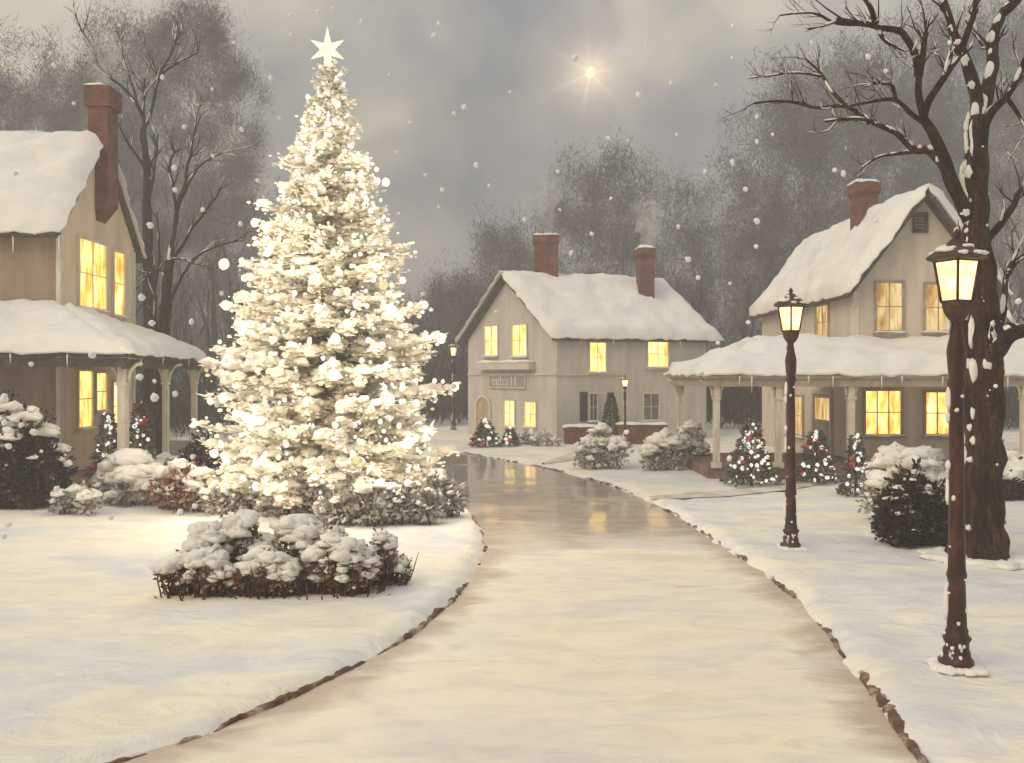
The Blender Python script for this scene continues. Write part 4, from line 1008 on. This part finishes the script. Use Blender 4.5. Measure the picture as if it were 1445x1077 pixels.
def right_tree():
    Y = 13.1; k = Y / F
    root = thing('bare_tree', (W(1380, 790, Y).x, Y, .05), 'big bare tree with dark red-brown trunk at the right edge', 'tree')
    tk, sn, br, sb = MB(), MB(), MB(), MB()
    def T(*p): return [W(q[0], q[1], Y + (q[2] if len(q) > 2 else 0)) for q in p]
    trunk = T((1380, 800), (1382, 740), (1384, 660), (1385, 560), (1385, 480), (1381, 400), (1373, 310), (1377, 235), (1380, 165))
    P = smooth_poly3(trunk, 7); rr = [48, 31, 29, 28.5, 27, 23, 19, 16, 13]
    rad = []
    for i in range(len(P)):
        t = i / 7; a = int(min(t, len(rr) - 2)); f = t - a; rad.append((rr[a] * (1 - f) + rr[min(a + 1, len(rr) - 1)] * f) * k)
    tk.tube(P, rad, 22, True, True, .28)
    for a, L in ((-.2, .55), (.9, .45), (2.3, .6), (3.6, .5), (5.0, .6)):            # root flare
        b = P[0] + Vector((math.cos(a) * L, math.sin(a) * L, -.12)); tk.tube([P[6], P[2] + Vector((math.cos(a) * .28, math.sin(a) * .28, 0)), P[1] + Vector((math.cos(a) * .36, math.sin(a) * .36, -.1)), b], [.2, .15, .11, .04], 8, True, True, .2)
    tk.build('trunk', M['bark'], root)
    A = lambda *p, r0=8, r1=3, s=.5, tw=0, L=.5: (lambda Q: twigs(br, Q, r1 * k * .45, tw + 3, L, 1, sb) if tw else None)(limb(br, sb, T(*p), r0 * k * .82, r1 * k * .75, s))
    A((1380, 172), (1375, 120, -.05), (1358, 80, -.15), (1349, 50, -.2), (1334, 18, -.3), (1322, -25, -.3), r0=12, r1=5, s=.5, tw=5)
    A((1356, 70, -.15), (1368, 40, -.1), (1376, 10, 0), (1374, -30, .1), r0=6, r1=4, s=.3, tw=4)
    A((1382, 180), (1396, 120, .1), (1399, 80, .2), (1405, 45, .25), (1420, 15, .35), (1445, -15, .5), r0=13, r1=7, s=.6, tw=5)
    A((1384, 190), (1400, 160, -.2), (1420, 138, -.35), (1436, 108, -.5), (1450, 70, -.7), r0=9, r1=3.5, s=.5, tw=5)
    A((1420, 138, -.35), (1436, 160, -.3), (1452, 190, -.3), r0=4, r1=2, s=.6, tw=2)
    A((1372, 330), (1352, 278, -.2), (1336, 235, -.35), (1318, 200, -.5), (1303, 168, -.6), r0=13, r1=8, s=.6)
    A((1303, 168, -.6), (1310, 148, -.65), (1332, 112, -.5), (1352, 82, -.3), r0=7, r1=5, s=.7, tw=2)
    A((1303, 168, -.6), (1297, 125, -.8), (1299, 85, -.9), (1305, 45, -1), r0=7, r1=4, s=.15, tw=4)
    A((1295, 108, -.8), (1288, 72, -.9), (1275, 46, -1.05), (1245, 40, -1.2), (1212, 33, -1.4), (1180, 28, -1.5), r0=6, r1=3.5, s=.3, tw=5)
    A((1235, 38, -1.25), (1228, 15, -1.3), (1215, -5, -1.3), (1195, -20, -1.3), r0=4.5, r1=3, s=.2, tw=4)
    A((1225, 35, -1.3), (1180, 33, -1.4), (1148, 18, -1.5), (1100, 22, -1.7), r0=3, r1=1.2, s=.3, tw=4)
    A((1240, 42, -1.2), (1250, 58, -1.25), (1278, 72, -1.3), r0=4, r1=1.5, s=.7, tw=2)
    A((1301, 172, -.6), (1285, 160, -.75), (1266, 142, -.9), (1235, 143, -1.1), (1200, 150, -1.3), r0=5, r1=2, s=.3, tw=4)
    A((1266, 142, -.9), (1262, 122, -1.), (1250, 118, -1.1), (1232, 117, -1.15), r0=3.5, r1=2, s=.6, tw=2)
    A((1345, 262, -.2), (1330, 232, -.1), (1308, 213, 0), (1288, 212, .05), (1268, 190, .1), (1240, 178, .15), (1215, 168, .2), (1163, 171, .3), r0=9, r1=2.5, s=.75, tw=7)
    A((1228, 174, .2), (1205, 155, .25), (1185, 150, .35), (1150, 152, .45), (1110, 143, .55), (1062, 146, .65), r0=4.5, r1=2, s=.5, tw=7)
    A((1196, 152, .3), (1172, 128, .4), (1158, 105, .45), (1138, 84, .5), r0=4, r1=2, s=.5, tw=4)
    A((1158, 108, .45), (1120, 103, .55), (1085, 107, .6), (1055, 111, .7), r0=2.6, r1=1.3, s=.8, tw=4)
    A((1290, 214, .05), (1262, 218, .1), (1240, 222, .2), (1216, 236, .3), r0=3.5, r1=1.5, s=.6, tw=2)
    A((1387, 530), (1404, 496, -.3), (1424, 474, -.6), (1460, 462, -1.), r0=17, r1=12, s=.95, tw=3)
    A((1390, 410), (1396, 378, -.1), (1392, 350, -.15), r0=14, r1=6, s=.3)
    A((1392, 500, .2), (1408, 470, .4), (1412, 430, .5), (1422, 388, .6), (1436, 352, .7), r0=7, r1=3.5, s=.8, tw=3)
    A((1422, 385, .6), (1440, 366, .7), (1455, 362, .8), r0=4, r1=2, s=.8)
    A((1381, 360), (1402, 330, .3), (1420, 300, .5), (1440, 272, .7), (1455, 262, .8), r0=8, r1=4, s=.5, tw=4)
    b = br.build('limbs', M['bark'], root); sb.build('snow', M['roof_snow'], b)
    for i in range(60):                              # snow stuck on the windward side of the trunk
        j = rnd.choice((rnd.randint(2, len(P) - 1), rnd.randint(len(P) * 3 // 5, len(P) - 1))); a = rnd.uniform(R(165), R(225)); r = rad[j]
        sn.blob(P[j] + Vector((math.cos(a) * r * .97, math.sin(a) * r * .97, rnd.uniform(-.1, .1))), (rnd.uniform(.02, .07), .03, rnd.uniform(.04, .22)), 2, .5, 1.8, i)
    for i in range(26):
        a = 2 * math.pi * i / 26; q = rnd.uniform(.44, .62); sn.blob((P[0].x + math.cos(a) * q, P[0].y + math.sin(a) * q, .06), (rnd.uniform(.14, .30), rnd.uniform(.14, .26), rnd.uniform(.04, .08)), 2, .4, 1.6, 100 + i)
    for i in range(40):
        j = rnd.randint(2, len(P) - 1); a = rnd.uniform(R(150), R(350)); r = rad[j]
        q = rnd.uniform(.008, .022); sn.blob(P[j] + Vector((math.cos(a) * r, math.sin(a) * r, rnd.uniform(-.15, .15))), (q, q, q * rnd.uniform(.8, 2.2)), 1, .4, 2, i)
    sn.build('snow', M['roof_snow'], root)
right_tree()

def traced_tree(label, Y, trunk, r, limbs, mat, base):
    k = Y / F; root = thing('bare_tree', (W(base[0], base[1], Y).x, Y, .05), label, 'tree'); tk, br, sn = MB(), MB(), MB()
    def T(p): return [W(q[0], q[1], Y + (q[2] if len(q) > 2 else 0)) for q in p]
    limb(tk, None, T(trunk), r[0] * k, r[1] * k, .3); tk.build('trunk', mat, root)
    for p, r0, r1, s, tw, L in limbs:
        Q = limb(br, sn, T(p), r0 * k * .7, r1 * k * .6, s, 6)
        if tw: twigs(br, Q, r1 * k * .5, tw + 4, L, 1, sn)
    b = br.build('limbs', mat, root); sn.build('snow', M['roof_snow'], b)
traced_tree('bare tree behind the left house with a snowy fork above the chimney', 29.5,
    [(210, 632), (211, 520), (209, 400), (207, 300), (206, 230), (203, 178)], (11, 4), [
    ([(204, 182), (196, 150, -.2), (172, 122, -.4), (143, 98, -.5), (133, 72, -.6), (114, 42, -.8)], 4, 2, .2, 8, 1.0),
    ([(203, 180), (203, 140, .2), (206, 100, .2)], 3.5, 2, .2, 5, .9),
    ([(204, 182), (216, 150, .2), (224, 112, .4), (240, 80, .5), (252, 48, .6)], 4, 2, .4, 8, 1.0),
    ([(226, 108, .4), (246, 92, .3), (280, 74, .2)], 3, 1.5, .2, 5, .8),
    ([(199, 160, -.2), (186, 120, .1), (176, 90, .3), (170, 55, .4)], 3, 1.3, .2, 6, .8),
    ([(206, 250), (216, 225, .2), (222, 205, .3)], 3, 1.5, .5, 4, .7),
    ([(207, 280), (214, 262), (220, 225), (222, 190)], 4, 1.8, .3, 5, .8),
    ([(206, 240), (190, 215, -.2), (170, 180, -.4), (160, 150, -.4)], 3, 1.2, .2, 6, .8)], M['grey_bark'], (210, 640))
traced_tree('dark forked bare tree between the left house and the lit fir', 27.5,
    [(228, 650), (229, 560), (231, 470), (236, 400), (241, 368)], (9, 6), [
    ([(240, 375), (245, 335, .1), (250, 295, .2), (262, 250, .3), (272, 205, .4), (279, 160, .5)], 6, 1.8, .55, 7, 1.0),
    ([(246, 330, .1), (248, 285, 0), (240, 235, -.1), (247, 215, -.1)], 4.5, 1.8, .3, 6, .9),
    ([(250, 300, .2), (264, 262, .2), (285, 232, .2), (310, 218, .2), (330, 212, .2)], 3.5, 1.2, .6, 6, .8),
    ([(233, 440), (246, 410, -.1), (262, 382, -.3), (286, 356, -.4), (320, 344, -.5), (346, 338, -.5)], 4, 1.3, .3, 6, .7),
    ([(240, 372), (255, 350, -.2), (272, 322, -.4), (292, 296, -.5), (304, 280, -.6), (312, 262, -.6)], 4, 1.3, .3, 7, .7),
    ([(241, 366), (258, 366, -.3), (276, 372, -.5), (293, 376, -.6)], 3, 1.3, .9, 3, .5),
    ([(236, 395), (224, 380, .1), (206, 392, .2), (190, 410, .3)], 3.2, 1.3, .5, 5, .6),
    ([(229, 520), (222, 470, .2), (219, 420, .3), (224, 360, .4), (222, 300, .5)], 4, 1.5, .3, 6, .9)], M['bark'], (228, 650))
# lantern hung in that tree
c = W(316, 373, 27.0); lt = thing('hanging_lantern', (c.x, c.y, c.z - .2), 'round glowing lantern hanging from a bare branch left of the lit fir', 'lantern')
mb = MB(); mb.blob(c, (.15, .15, .18), 3, .12, 1.5, 3); mb.build('glass', M['bulb'], lt)
mb = MB(); mb.tube([c + Vector((0, 0, .17)), c + Vector((0, 0, .62))], [.012, .012], 5); mb.lathe([(.15, .08), (.19, .06), (.21, .02)], 8, 0, c); mb.build('hanger', M['dark_iron'], lt)

# woods behind: bare trees one can tell apart, then the mass beyond them
def wild_tree(h, seed):
    rng = random.Random(seed); tk, tw = MB(), MB()
    def grow(p, d, L, r, depth):
        n = 4; pts = [p]
        for i in range(n):
            d = (d + Vector((rng.uniform(-1, 1), rng.uniform(-1, 1), rng.uniform(-.2, .5))) * .13).normalized(); pts.append(pts[-1] + d * L / n)
        rad = [r * (1 - .5 * i / n) for i in range(n + 1)]
        (tk if depth < 2 else tw).tube(pts, rad if depth < 2 else [q * .7 for q in rad], 6 if depth < 2 else 3, False)
        if depth >= 4: return
        for i in range(rng.randint(3, 4) if depth < 3 else 3):
            t = rng.uniform(.35, 1.0); j = min(n, max(1, int(t * n + .5)))
            nd_ = (d * 1.0 + Vector((rng.uniform(-1, 1), rng.uniform(-1, 1), rng.uniform(-.1, .75))) * .62 + Vector((0, 0, .2))).normalized()
            grow(pts[j], nd_, L * rng.uniform(.5, .72), rad[j] * .6, depth + 1)
    grow(Vector((0, 0, -.1)), Vector((0, 0, 1)), h * .45, h * .017, 0)
    return tk, tw
protos = []
spots = []
for (px, Y, h) in ((735, 47, 9.5), (780, 50, 11), (815, 46, 10.5), (850, 52, 12), (880, 48, 10.5), (915, 50, 12), (950, 46, 11), (985, 50, 11), (1015, 44, 9.5), (1045, 48, 11), (1085, 52, 13), (1120, 56, 14),
                   (1170, 54, 15), (1215, 50, 14.5), (1265, 56, 16), (1320, 52, 15), (1410, 44, 13), (1440, 50, 14), (690, 54, 8.5), (655, 58, 8),
                   (20, 44, 14), (70, 48, 15), (120, 46, 14.5), (175, 50, 16), (235, 48, 15), (290, 46, 14.5), (330, 52, 14.5), (370, 48, 12), (600, 60, 8), (560, 56, 9), (420, 54, 12), (-30, 50, 15), (1480, 46, 15)):
    spots.append((px, Y, h))
for i, (px, Y, h) in enumerate(spots):
    x = (px - CX) * Y / F
    side = 'behind the far grey house' if 700 <= px <= 1000 else ('behind the right house' if px > 1000 else ('behind the left house' if px < 260 else 'beyond the lit fir'))
    lab = 'bare grey tree fading into the mist ' + side; grp = 'misty bare trees ' + side
    if i < 5:
        tk, tw = wild_tree(10.0, 900 + i)
        root = thing('bare_tree', (0, 0, 0), lab, 'tree', grp)
        tk.build('trunk', M['far_bark'], root); tw.build('crown', M['far_bark'], root); protos.append(root); o = root
    else:
        o = copy_tree(protos[i % 5]); o['label'] = lab; o['group'] = grp
    o.location = (x, Y, .0); o.scale = (h / 10 * rnd.uniform(.9, 1.1),) * 2 + (h / 10,); o.rotation_euler.z = rnd.uniform(0, 6.28)
def far_woods():
    g = np.random.default_rng(77); rng = random.Random(77); C, Rr, N = [], [], 430
    prof = [(-100, 120), (60, 110), (130, 90), (230, 60), (320, 70), (380, 190), (440, 330), (560, 410), (650, 390), (700, 320), (760, 235), (830, 185), (900, 175), (945, 240), (1000, 235), (1060, 180), (1140, 150), (1220, 110), (1300, 90), (1400, 60), (1560, 60)]
    for k in range(130):
        px = -100 + 1660 * (k + rng.random()) / 130; Y = rng.uniform(62, 88)
        for (x0, t0), (x1, t1) in zip(prof, prof[1:]):
            if x0 <= px <= x1: top = t0 + (t1 - t0) * (px - x0) / (x1 - x0)
        top += rng.uniform(-15, 70); x = (px - CX) * Y / F; side = px < 345 or px > 1060; h = (CH + (HY - top) * Y / F) * (1.22 if side else 1.0)
        for j in range(20 if side else 15):
            t = rng.random() ** (1.1 if side else 1.45)
            C.append((x + rng.uniform(-1, 1) * (2.6 - t), Y + rng.uniform(-2, 2), .4 + h * .9 * t)); Rr.append((rng.uniform(.7, 1.5), .9, rng.uniform(.9, 1.9)))
    C = np.repeat(np.array(C), N, 0); Rr = np.repeat(np.array(Rr), N, 0)
    P = C + g.normal(0, .62, C.shape) * Rr; P = P[P[:, 2] > 0]; n = len(P)
    D = g.normal(0, 1, (n, 3)) * np.array([.75, .75, .6]) + np.array([0, 0, .9]); D /= np.linalg.norm(D, axis=1)[:, None]
    S = np.cross(D, g.normal(0, 1, (n, 3))); S /= np.linalg.norm(S, axis=1)[:, None] + 1e-9
    L = g.uniform(.18, .75, (n, 1)); wd = g.uniform(.012, .03, (n, 1))
    V = np.stack([P - S * wd, P + S * wd, P + D * L], 1).reshape(-1, 3) - np.array([0, 74, 0])
    me = bpy.data.meshes.new('woods'); me.vertices.add(3 * n); me.vertices.foreach_set('co', V.astype(np.float32).ravel())
    me.loops.add(3 * n); me.loops.foreach_set('vertex_index', np.arange(3 * n, dtype=np.int32))
    me.polygons.add(n); me.polygons.foreach_set('loop_start', np.arange(0, 3 * n, 3, dtype=np.int32))
    me.materials.append(M['far_twig']); me.update(calc_edges=True); me.validate()
    o = bpy.data.objects.new('woods', me); COL.objects.link(o); o.location = (0, 74, 0); print('wood faces', n)
    tag(o, 'grey misty wood far behind the houses', 'woods', None, 'stuff')
far_woods()
def undergrowth():                               # bare brush along the wood's edge
    mb = MB(); rng = random.Random(31)
    for k in range(190):
        px = rng.uniform(-120, 1600); Y = rng.uniform(46, 62)
        if px < 330: Y = rng.uniform(36, 46)
        elif px > 1000: Y = rng.uniform(42, 56)
        x = (px - CX) * Y / F; hh = rng.uniform(1.2, 3.6)
        for _ in range(230):
            p = Vector((x + rng.gauss(0, 1.1), Y + rng.gauss(0, .6), abs(rng.gauss(0, .5)) * hh)); dd = (Vector((0, 0, 1)) + rdir() * .6).normalized()
            mb.leaf(p, dd, dd.cross(rdir()).normalized(), rng.uniform(.4, 1.3), rng.uniform(.02, .06))
    tag(mb.build('undergrowth', M['brush'], loc=(0, 50, 0)), 'dark bare brush along the foot of the misty wood', 'undergrowth', None, 'stuff')
M['brush'] = leaf_material('brush', (.028, .024, .025), (.05, .044, .045), (.085, .076, .076), .6)
undergrowth()

# ------------------------------------------------------------------ falling snow
FL = [(411, 49, 4), (409, 22, 3), (449, 17, 4), (510, 30, 4), (619, 34, 4), (612, 50, 4), (382, 110, 4), (299, 126, 3), (104, 146, 3), (229, 109, 4), (260, 179, 4), (341, 183, 4), (394, 167, 4), (387, 233, 4), (364, 255, 4), (549, 105, 3),
      (641, 160, 4), (655, 151, 5), (579, 173, 3), (672, 233, 5), (811, 82, 6), (901, 134, 6), (947, 117, 4), (912, 60, 3), (995, 242, 4), (957, 320, 4), (971, 366, 5), (806, 357, 4), (790, 296, 3), (886, 199, 3), (858, 195, 4), (787, 242, 4), (740, 310, 4),
      (624, 268, 4), (600, 247, 3), (619, 292, 3), (563, 301, 3), (1034, 37, 4), (1033, 82, 3), (1068, 200, 4), (1052, 267, 5), (1068, 312, 5), (1067, 348, 4), (1033, 228, 4), (1034, 232, 3), (1090, 190, 3), (1068, 165, 4), (1190, 245, 5), (1250, 100, 4), (985, 392, 4), (1013, 484, 4), (1056, 455, 4),
      (200, 420, 6), (214, 456, 6), (270, 454, 5), (313, 414, 4), (247, 268, 5), (246, 237, 5), (212, 318, 6), (286, 296, 4), (372, 278, 3), (339, 316, 5), (197, 532, 6), (218, 561, 7), (247, 556, 5), (218, 538, 4), (44, 514, 4), (130, 501, 6), (30, 600, 5), (6, 560, 6), (12, 630, 6), (48, 610, 6), (6, 597, 5), (80, 690, 6),
      (12, 740, 5), (5, 757, 5), (156, 730, 5), (254, 723, 6), (275, 714, 5), (320, 695, 5), (306, 570, 6), (160, 648, 5), (286, 620, 5), (272, 645, 5), (597, 415, 4), (640, 545, 5), (884, 610, 5), (750, 609, 4), (1029, 647, 5), (1178, 240, 4), (1235, 312, 4), (1112, 418, 3), (1437, 425, 5), (1405, 545, 4), (22, 245, 4), (76, 92, 4), (72, 75, 3), (90, 30, 3), (700, 440, 3), (690, 262, 3), (560, 215, 3),
      (1340, 60, 4), (1225, 80, 5), (1145, 60, 3), (1010, 120, 3), (955, 190, 3), (862, 280, 3), (835, 330, 4), (1030, 400, 3), (720, 130, 3), (470, 12, 3), (330, 60, 3), (300, 220, 3), (168, 36, 3)]
fm = None
for i, (px, py, r) in enumerate(FL):
    Y = rnd.uniform(4.5, 7.5) if py < 500 or px > 300 else rnd.uniform(4.2, 5.5)
    p = W(px, py, Y); s = r * .84 * Y / F
    if fm is None:
        mb = MB(); mb.blob((0, 0, 0), 1.0, 2, .28, 1.6, 5); fm = mb.build('snowflake', M['flake']); o = fm
    else:
        o = fm.copy(); COL.objects.link(o)
    tag(o, 'small white snowflake drifting in the air', 'snowflake', 'falling snowflakes')
    o.location = p; o.scale = (s * rnd.uniform(.8, 1.1), s * rnd.uniform(.7, 1), s * rnd.uniform(.85, 1.2)); o.rotation_euler = (rnd.uniform(0, 6), rnd.uniform(0, 6), rnd.uniform(0, 6))

# ------------------------------------------------------------------ star in the sky
SD_ = (W(833, 103, 400.0) - Vector((0, 0, CH))).normalized()
c = W(833, 103, 400.0); mb = MB(); mb.blob(c, (1.7, 1.7, 2.4), 3, .16, 1.4, 2, 0, Matrix.Rotation(R(25), 3, 'Y'))
st = mb.build('evening_star', M['bulb'].copy(), loc=c); tag(st, 'large pale gold star shining in the grey sky', 'star')
for n in st.data.materials[0].node_tree.nodes:
    if n.type == 'EMISSION': n.inputs['Strength'].default_value = 1.5
    if n.type == 'VALTORGB':
        n.color_ramp.elements[0].color = (1, .80, .50, 1); n.color_ramp.elements[1].color = (1, .86, .58, 1)

# ------------------------------------------------------------------ air, sky, sun, camera
HAZE = .0044
mb = MB(); mb.box(-172, 172, -32, 172, -1.2, 24)
m, nt, out = mat_new('haze'); pv = nd(nt, 'ShaderNodeVolumePrincipled'); pv.inputs['Density'].default_value = HAZE
pv.inputs['Color'].default_value = (.90, .89, .895, 1); pv.inputs['Anisotropy'].default_value = .0
nt.links.new(pv.outputs[0], out.inputs['Volume'])
tag(mb.build('haze', m), 'pale winter haze in the air', 'haze', None, 'stuff')

w = bpy.data.worlds.new('World'); scene.world = w; w.use_nodes = True
nt = w.node_tree; nt.nodes.clear(); out = nd(nt, 'ShaderNodeOutputWorld')
tc = nd(nt, 'ShaderNodeTexCoord'); vec = tc.outputs['Generated']
sep = nd(nt, 'ShaderNodeSeparateXYZ'); nt.links.new(vec, sep.inputs[0])
def wnoise(scale, stretch, off, detail=4, dist=.8):
    mp = nd(nt, 'ShaderNodeMapping'); mp.inputs['Scale'].default_value = stretch; mp.inputs['Location'].default_value = off
    nt.links.new(vec, mp.inputs['Vector']); return noise_tex(nt, mp.outputs['Vector'], scale, detail, .55, dist)
n1 = wnoise(3.0, (1, 1, 1.3), (3.1, 0, .7), 3, .25); n2 = wnoise(7.0, (1, 1, .9), (1.7, 5, 2), 4, .3)
base = ramp(nt, n1, [(.36, (.16, .185, .20)), (.47, (.275, .275, .28)), (.57, (.36, .335, .31)), (.68, (.70, .63, .45))])
base = mixc(nt, .34, base, ramp(nt, n2, [(.36, (.185, .19, .195)), (.62, (.60, .54, .44))]))
grad = ramp(nt, sep.outputs[2], [(.0, .62), (.18, .84), (.42, (1.0, 1.03, 1.07)), (1.0, (2.1, 2.2, 2.38))])
skyc = mixc(nt, 1.0, base, grad, 'MULTIPLY')
# the star's corona
dt = nd(nt, 'ShaderNodeVectorMath', operation='DOT_PRODUCT'); nt.links.new(vec, dt.inputs[0]); dt.inputs[1].default_value = SD_
ang = mathn(nt, 'ARCCOSINE', mathn(nt, 'MINIMUM', dt.outputs['Value'], 1.0))
sx = Vector((0, 0, 1)).cross(SD_).normalized(); sy = SD_.cross(sx)
da = nd(nt, 'ShaderNodeVectorMath', operation='DOT_PRODUCT'); nt.links.new(vec, da.inputs[0]); da.inputs[1].default_value = sx
db = nd(nt, 'ShaderNodeVectorMath', operation='DOT_PRODUCT'); nt.links.new(vec, db.inputs[0]); db.inputs[1].default_value = sy
phi = mathn(nt, 'ARCTAN2', da.outputs['Value'], db.outputs['Value'])
rays = mathn(nt, 'ADD', mathn(nt, 'MULTIPLY', mathn(nt, 'SINE', mathn(nt, 'MULTIPLY', phi, 7.0)), .5), mathn(nt, 'MULTIPLY', mathn(nt, 'SINE', mathn(nt, 'ADD', mathn(nt, 'MULTIPLY', phi, 13.0), 1.0)), .5))
rays = mathn(nt, 'POWER', mathn(nt, 'MAXIMUM', rays, 0.0), 1.6)
gl = mathn(nt, 'EXPONENT', mathn(nt, 'MULTIPLY', ang, -46.0)); gr = mathn(nt, 'EXPONENT', mathn(nt, 'MULTIPLY', ang, -48.0))
corona = mathn(nt, 'ADD', mathn(nt, 'MULTIPLY', gl, .95), mathn(nt, 'MULTIPLY', mathn(nt, 'MULTIPLY', gr, rays), .30))
cor = nd(nt, 'ShaderNodeMix', data_type='RGBA', blend_type='MIX'); nt.links.new(corona, cor.inputs[0]); cor.clamp_factor = False
cor.inputs[6].default_value = (0, 0, 0, 1); cor.inputs[7].default_value = (1, .74, .46, 1)
skyc = mixc(nt, 1.0, skyc, cor.outputs[2], 'ADD')
bg = nd(nt, 'ShaderNodeBackground'); bg.inputs['Strength'].default_value = 1.0; nt.links.new(skyc, bg.inputs['Color'])
SUN_EL, SUN_AZ = R(38), R(-128)                 # azimuth from +Y towards +X
sk = nd(nt, 'ShaderNodeTexSky', sky_type='NISHITA'); sk.sun_disc = False; sk.sun_elevation = SUN_EL; sk.sun_rotation = SUN_AZ; sk.dust_density = 4
b2 = nd(nt, 'ShaderNodeBackground'); b2.inputs['Strength'].default_value = .008; nt.links.new(sk.outputs[0], b2.inputs['Color'])
ad = nd(nt, 'ShaderNodeAddShader'); nt.links.new(bg.outputs[0], ad.inputs[0]); nt.links.new(b2.outputs[0], ad.inputs[1])
nt.links.new(ad.outputs[0], out.inputs['Surface'])
sl = bpy.data.lights.new('sun', 'SUN'); sl.energy = 1.5; sl.angle = R(40); sl.color = (1, .85, .65)
so = bpy.data.objects.new('sun', sl); COL.objects.link(so)
d = Vector((math.sin(SUN_AZ) * math.cos(SUN_EL), math.cos(SUN_AZ) * math.cos(SUN_EL), math.sin(SUN_EL)))
so.rotation_euler = d.to_track_quat('Z', 'Y').to_euler(); so.location = d * 60

cam = bpy.data.cameras.new('camera'); co = bpy.data.objects.new('camera', cam); COL.objects.link(co)
co.location = (0, 0, CH); co.rotation_euler = (R(90), 0, 0)
cam.sensor_width = 36; cam.lens = 36 * F / 1445; cam.shift_y = -(538.5 - HY) / 1445; cam.clip_end = 3000; cam.clip_start = .1
scene.camera = co
scene.view_settings.view_transform = 'Standard'; scene.view_settings.look = 'None'; scene.view_settings.exposure = .10; scene.view_settings.gamma = 1
cy = scene.cycles
cy.use_denoising = True; cy.max_bounces = 6; cy.diffuse_bounces = 3; cy.glossy_bounces = 3; cy.volume_bounces = 1; cy.transparent_max_bounces = 8
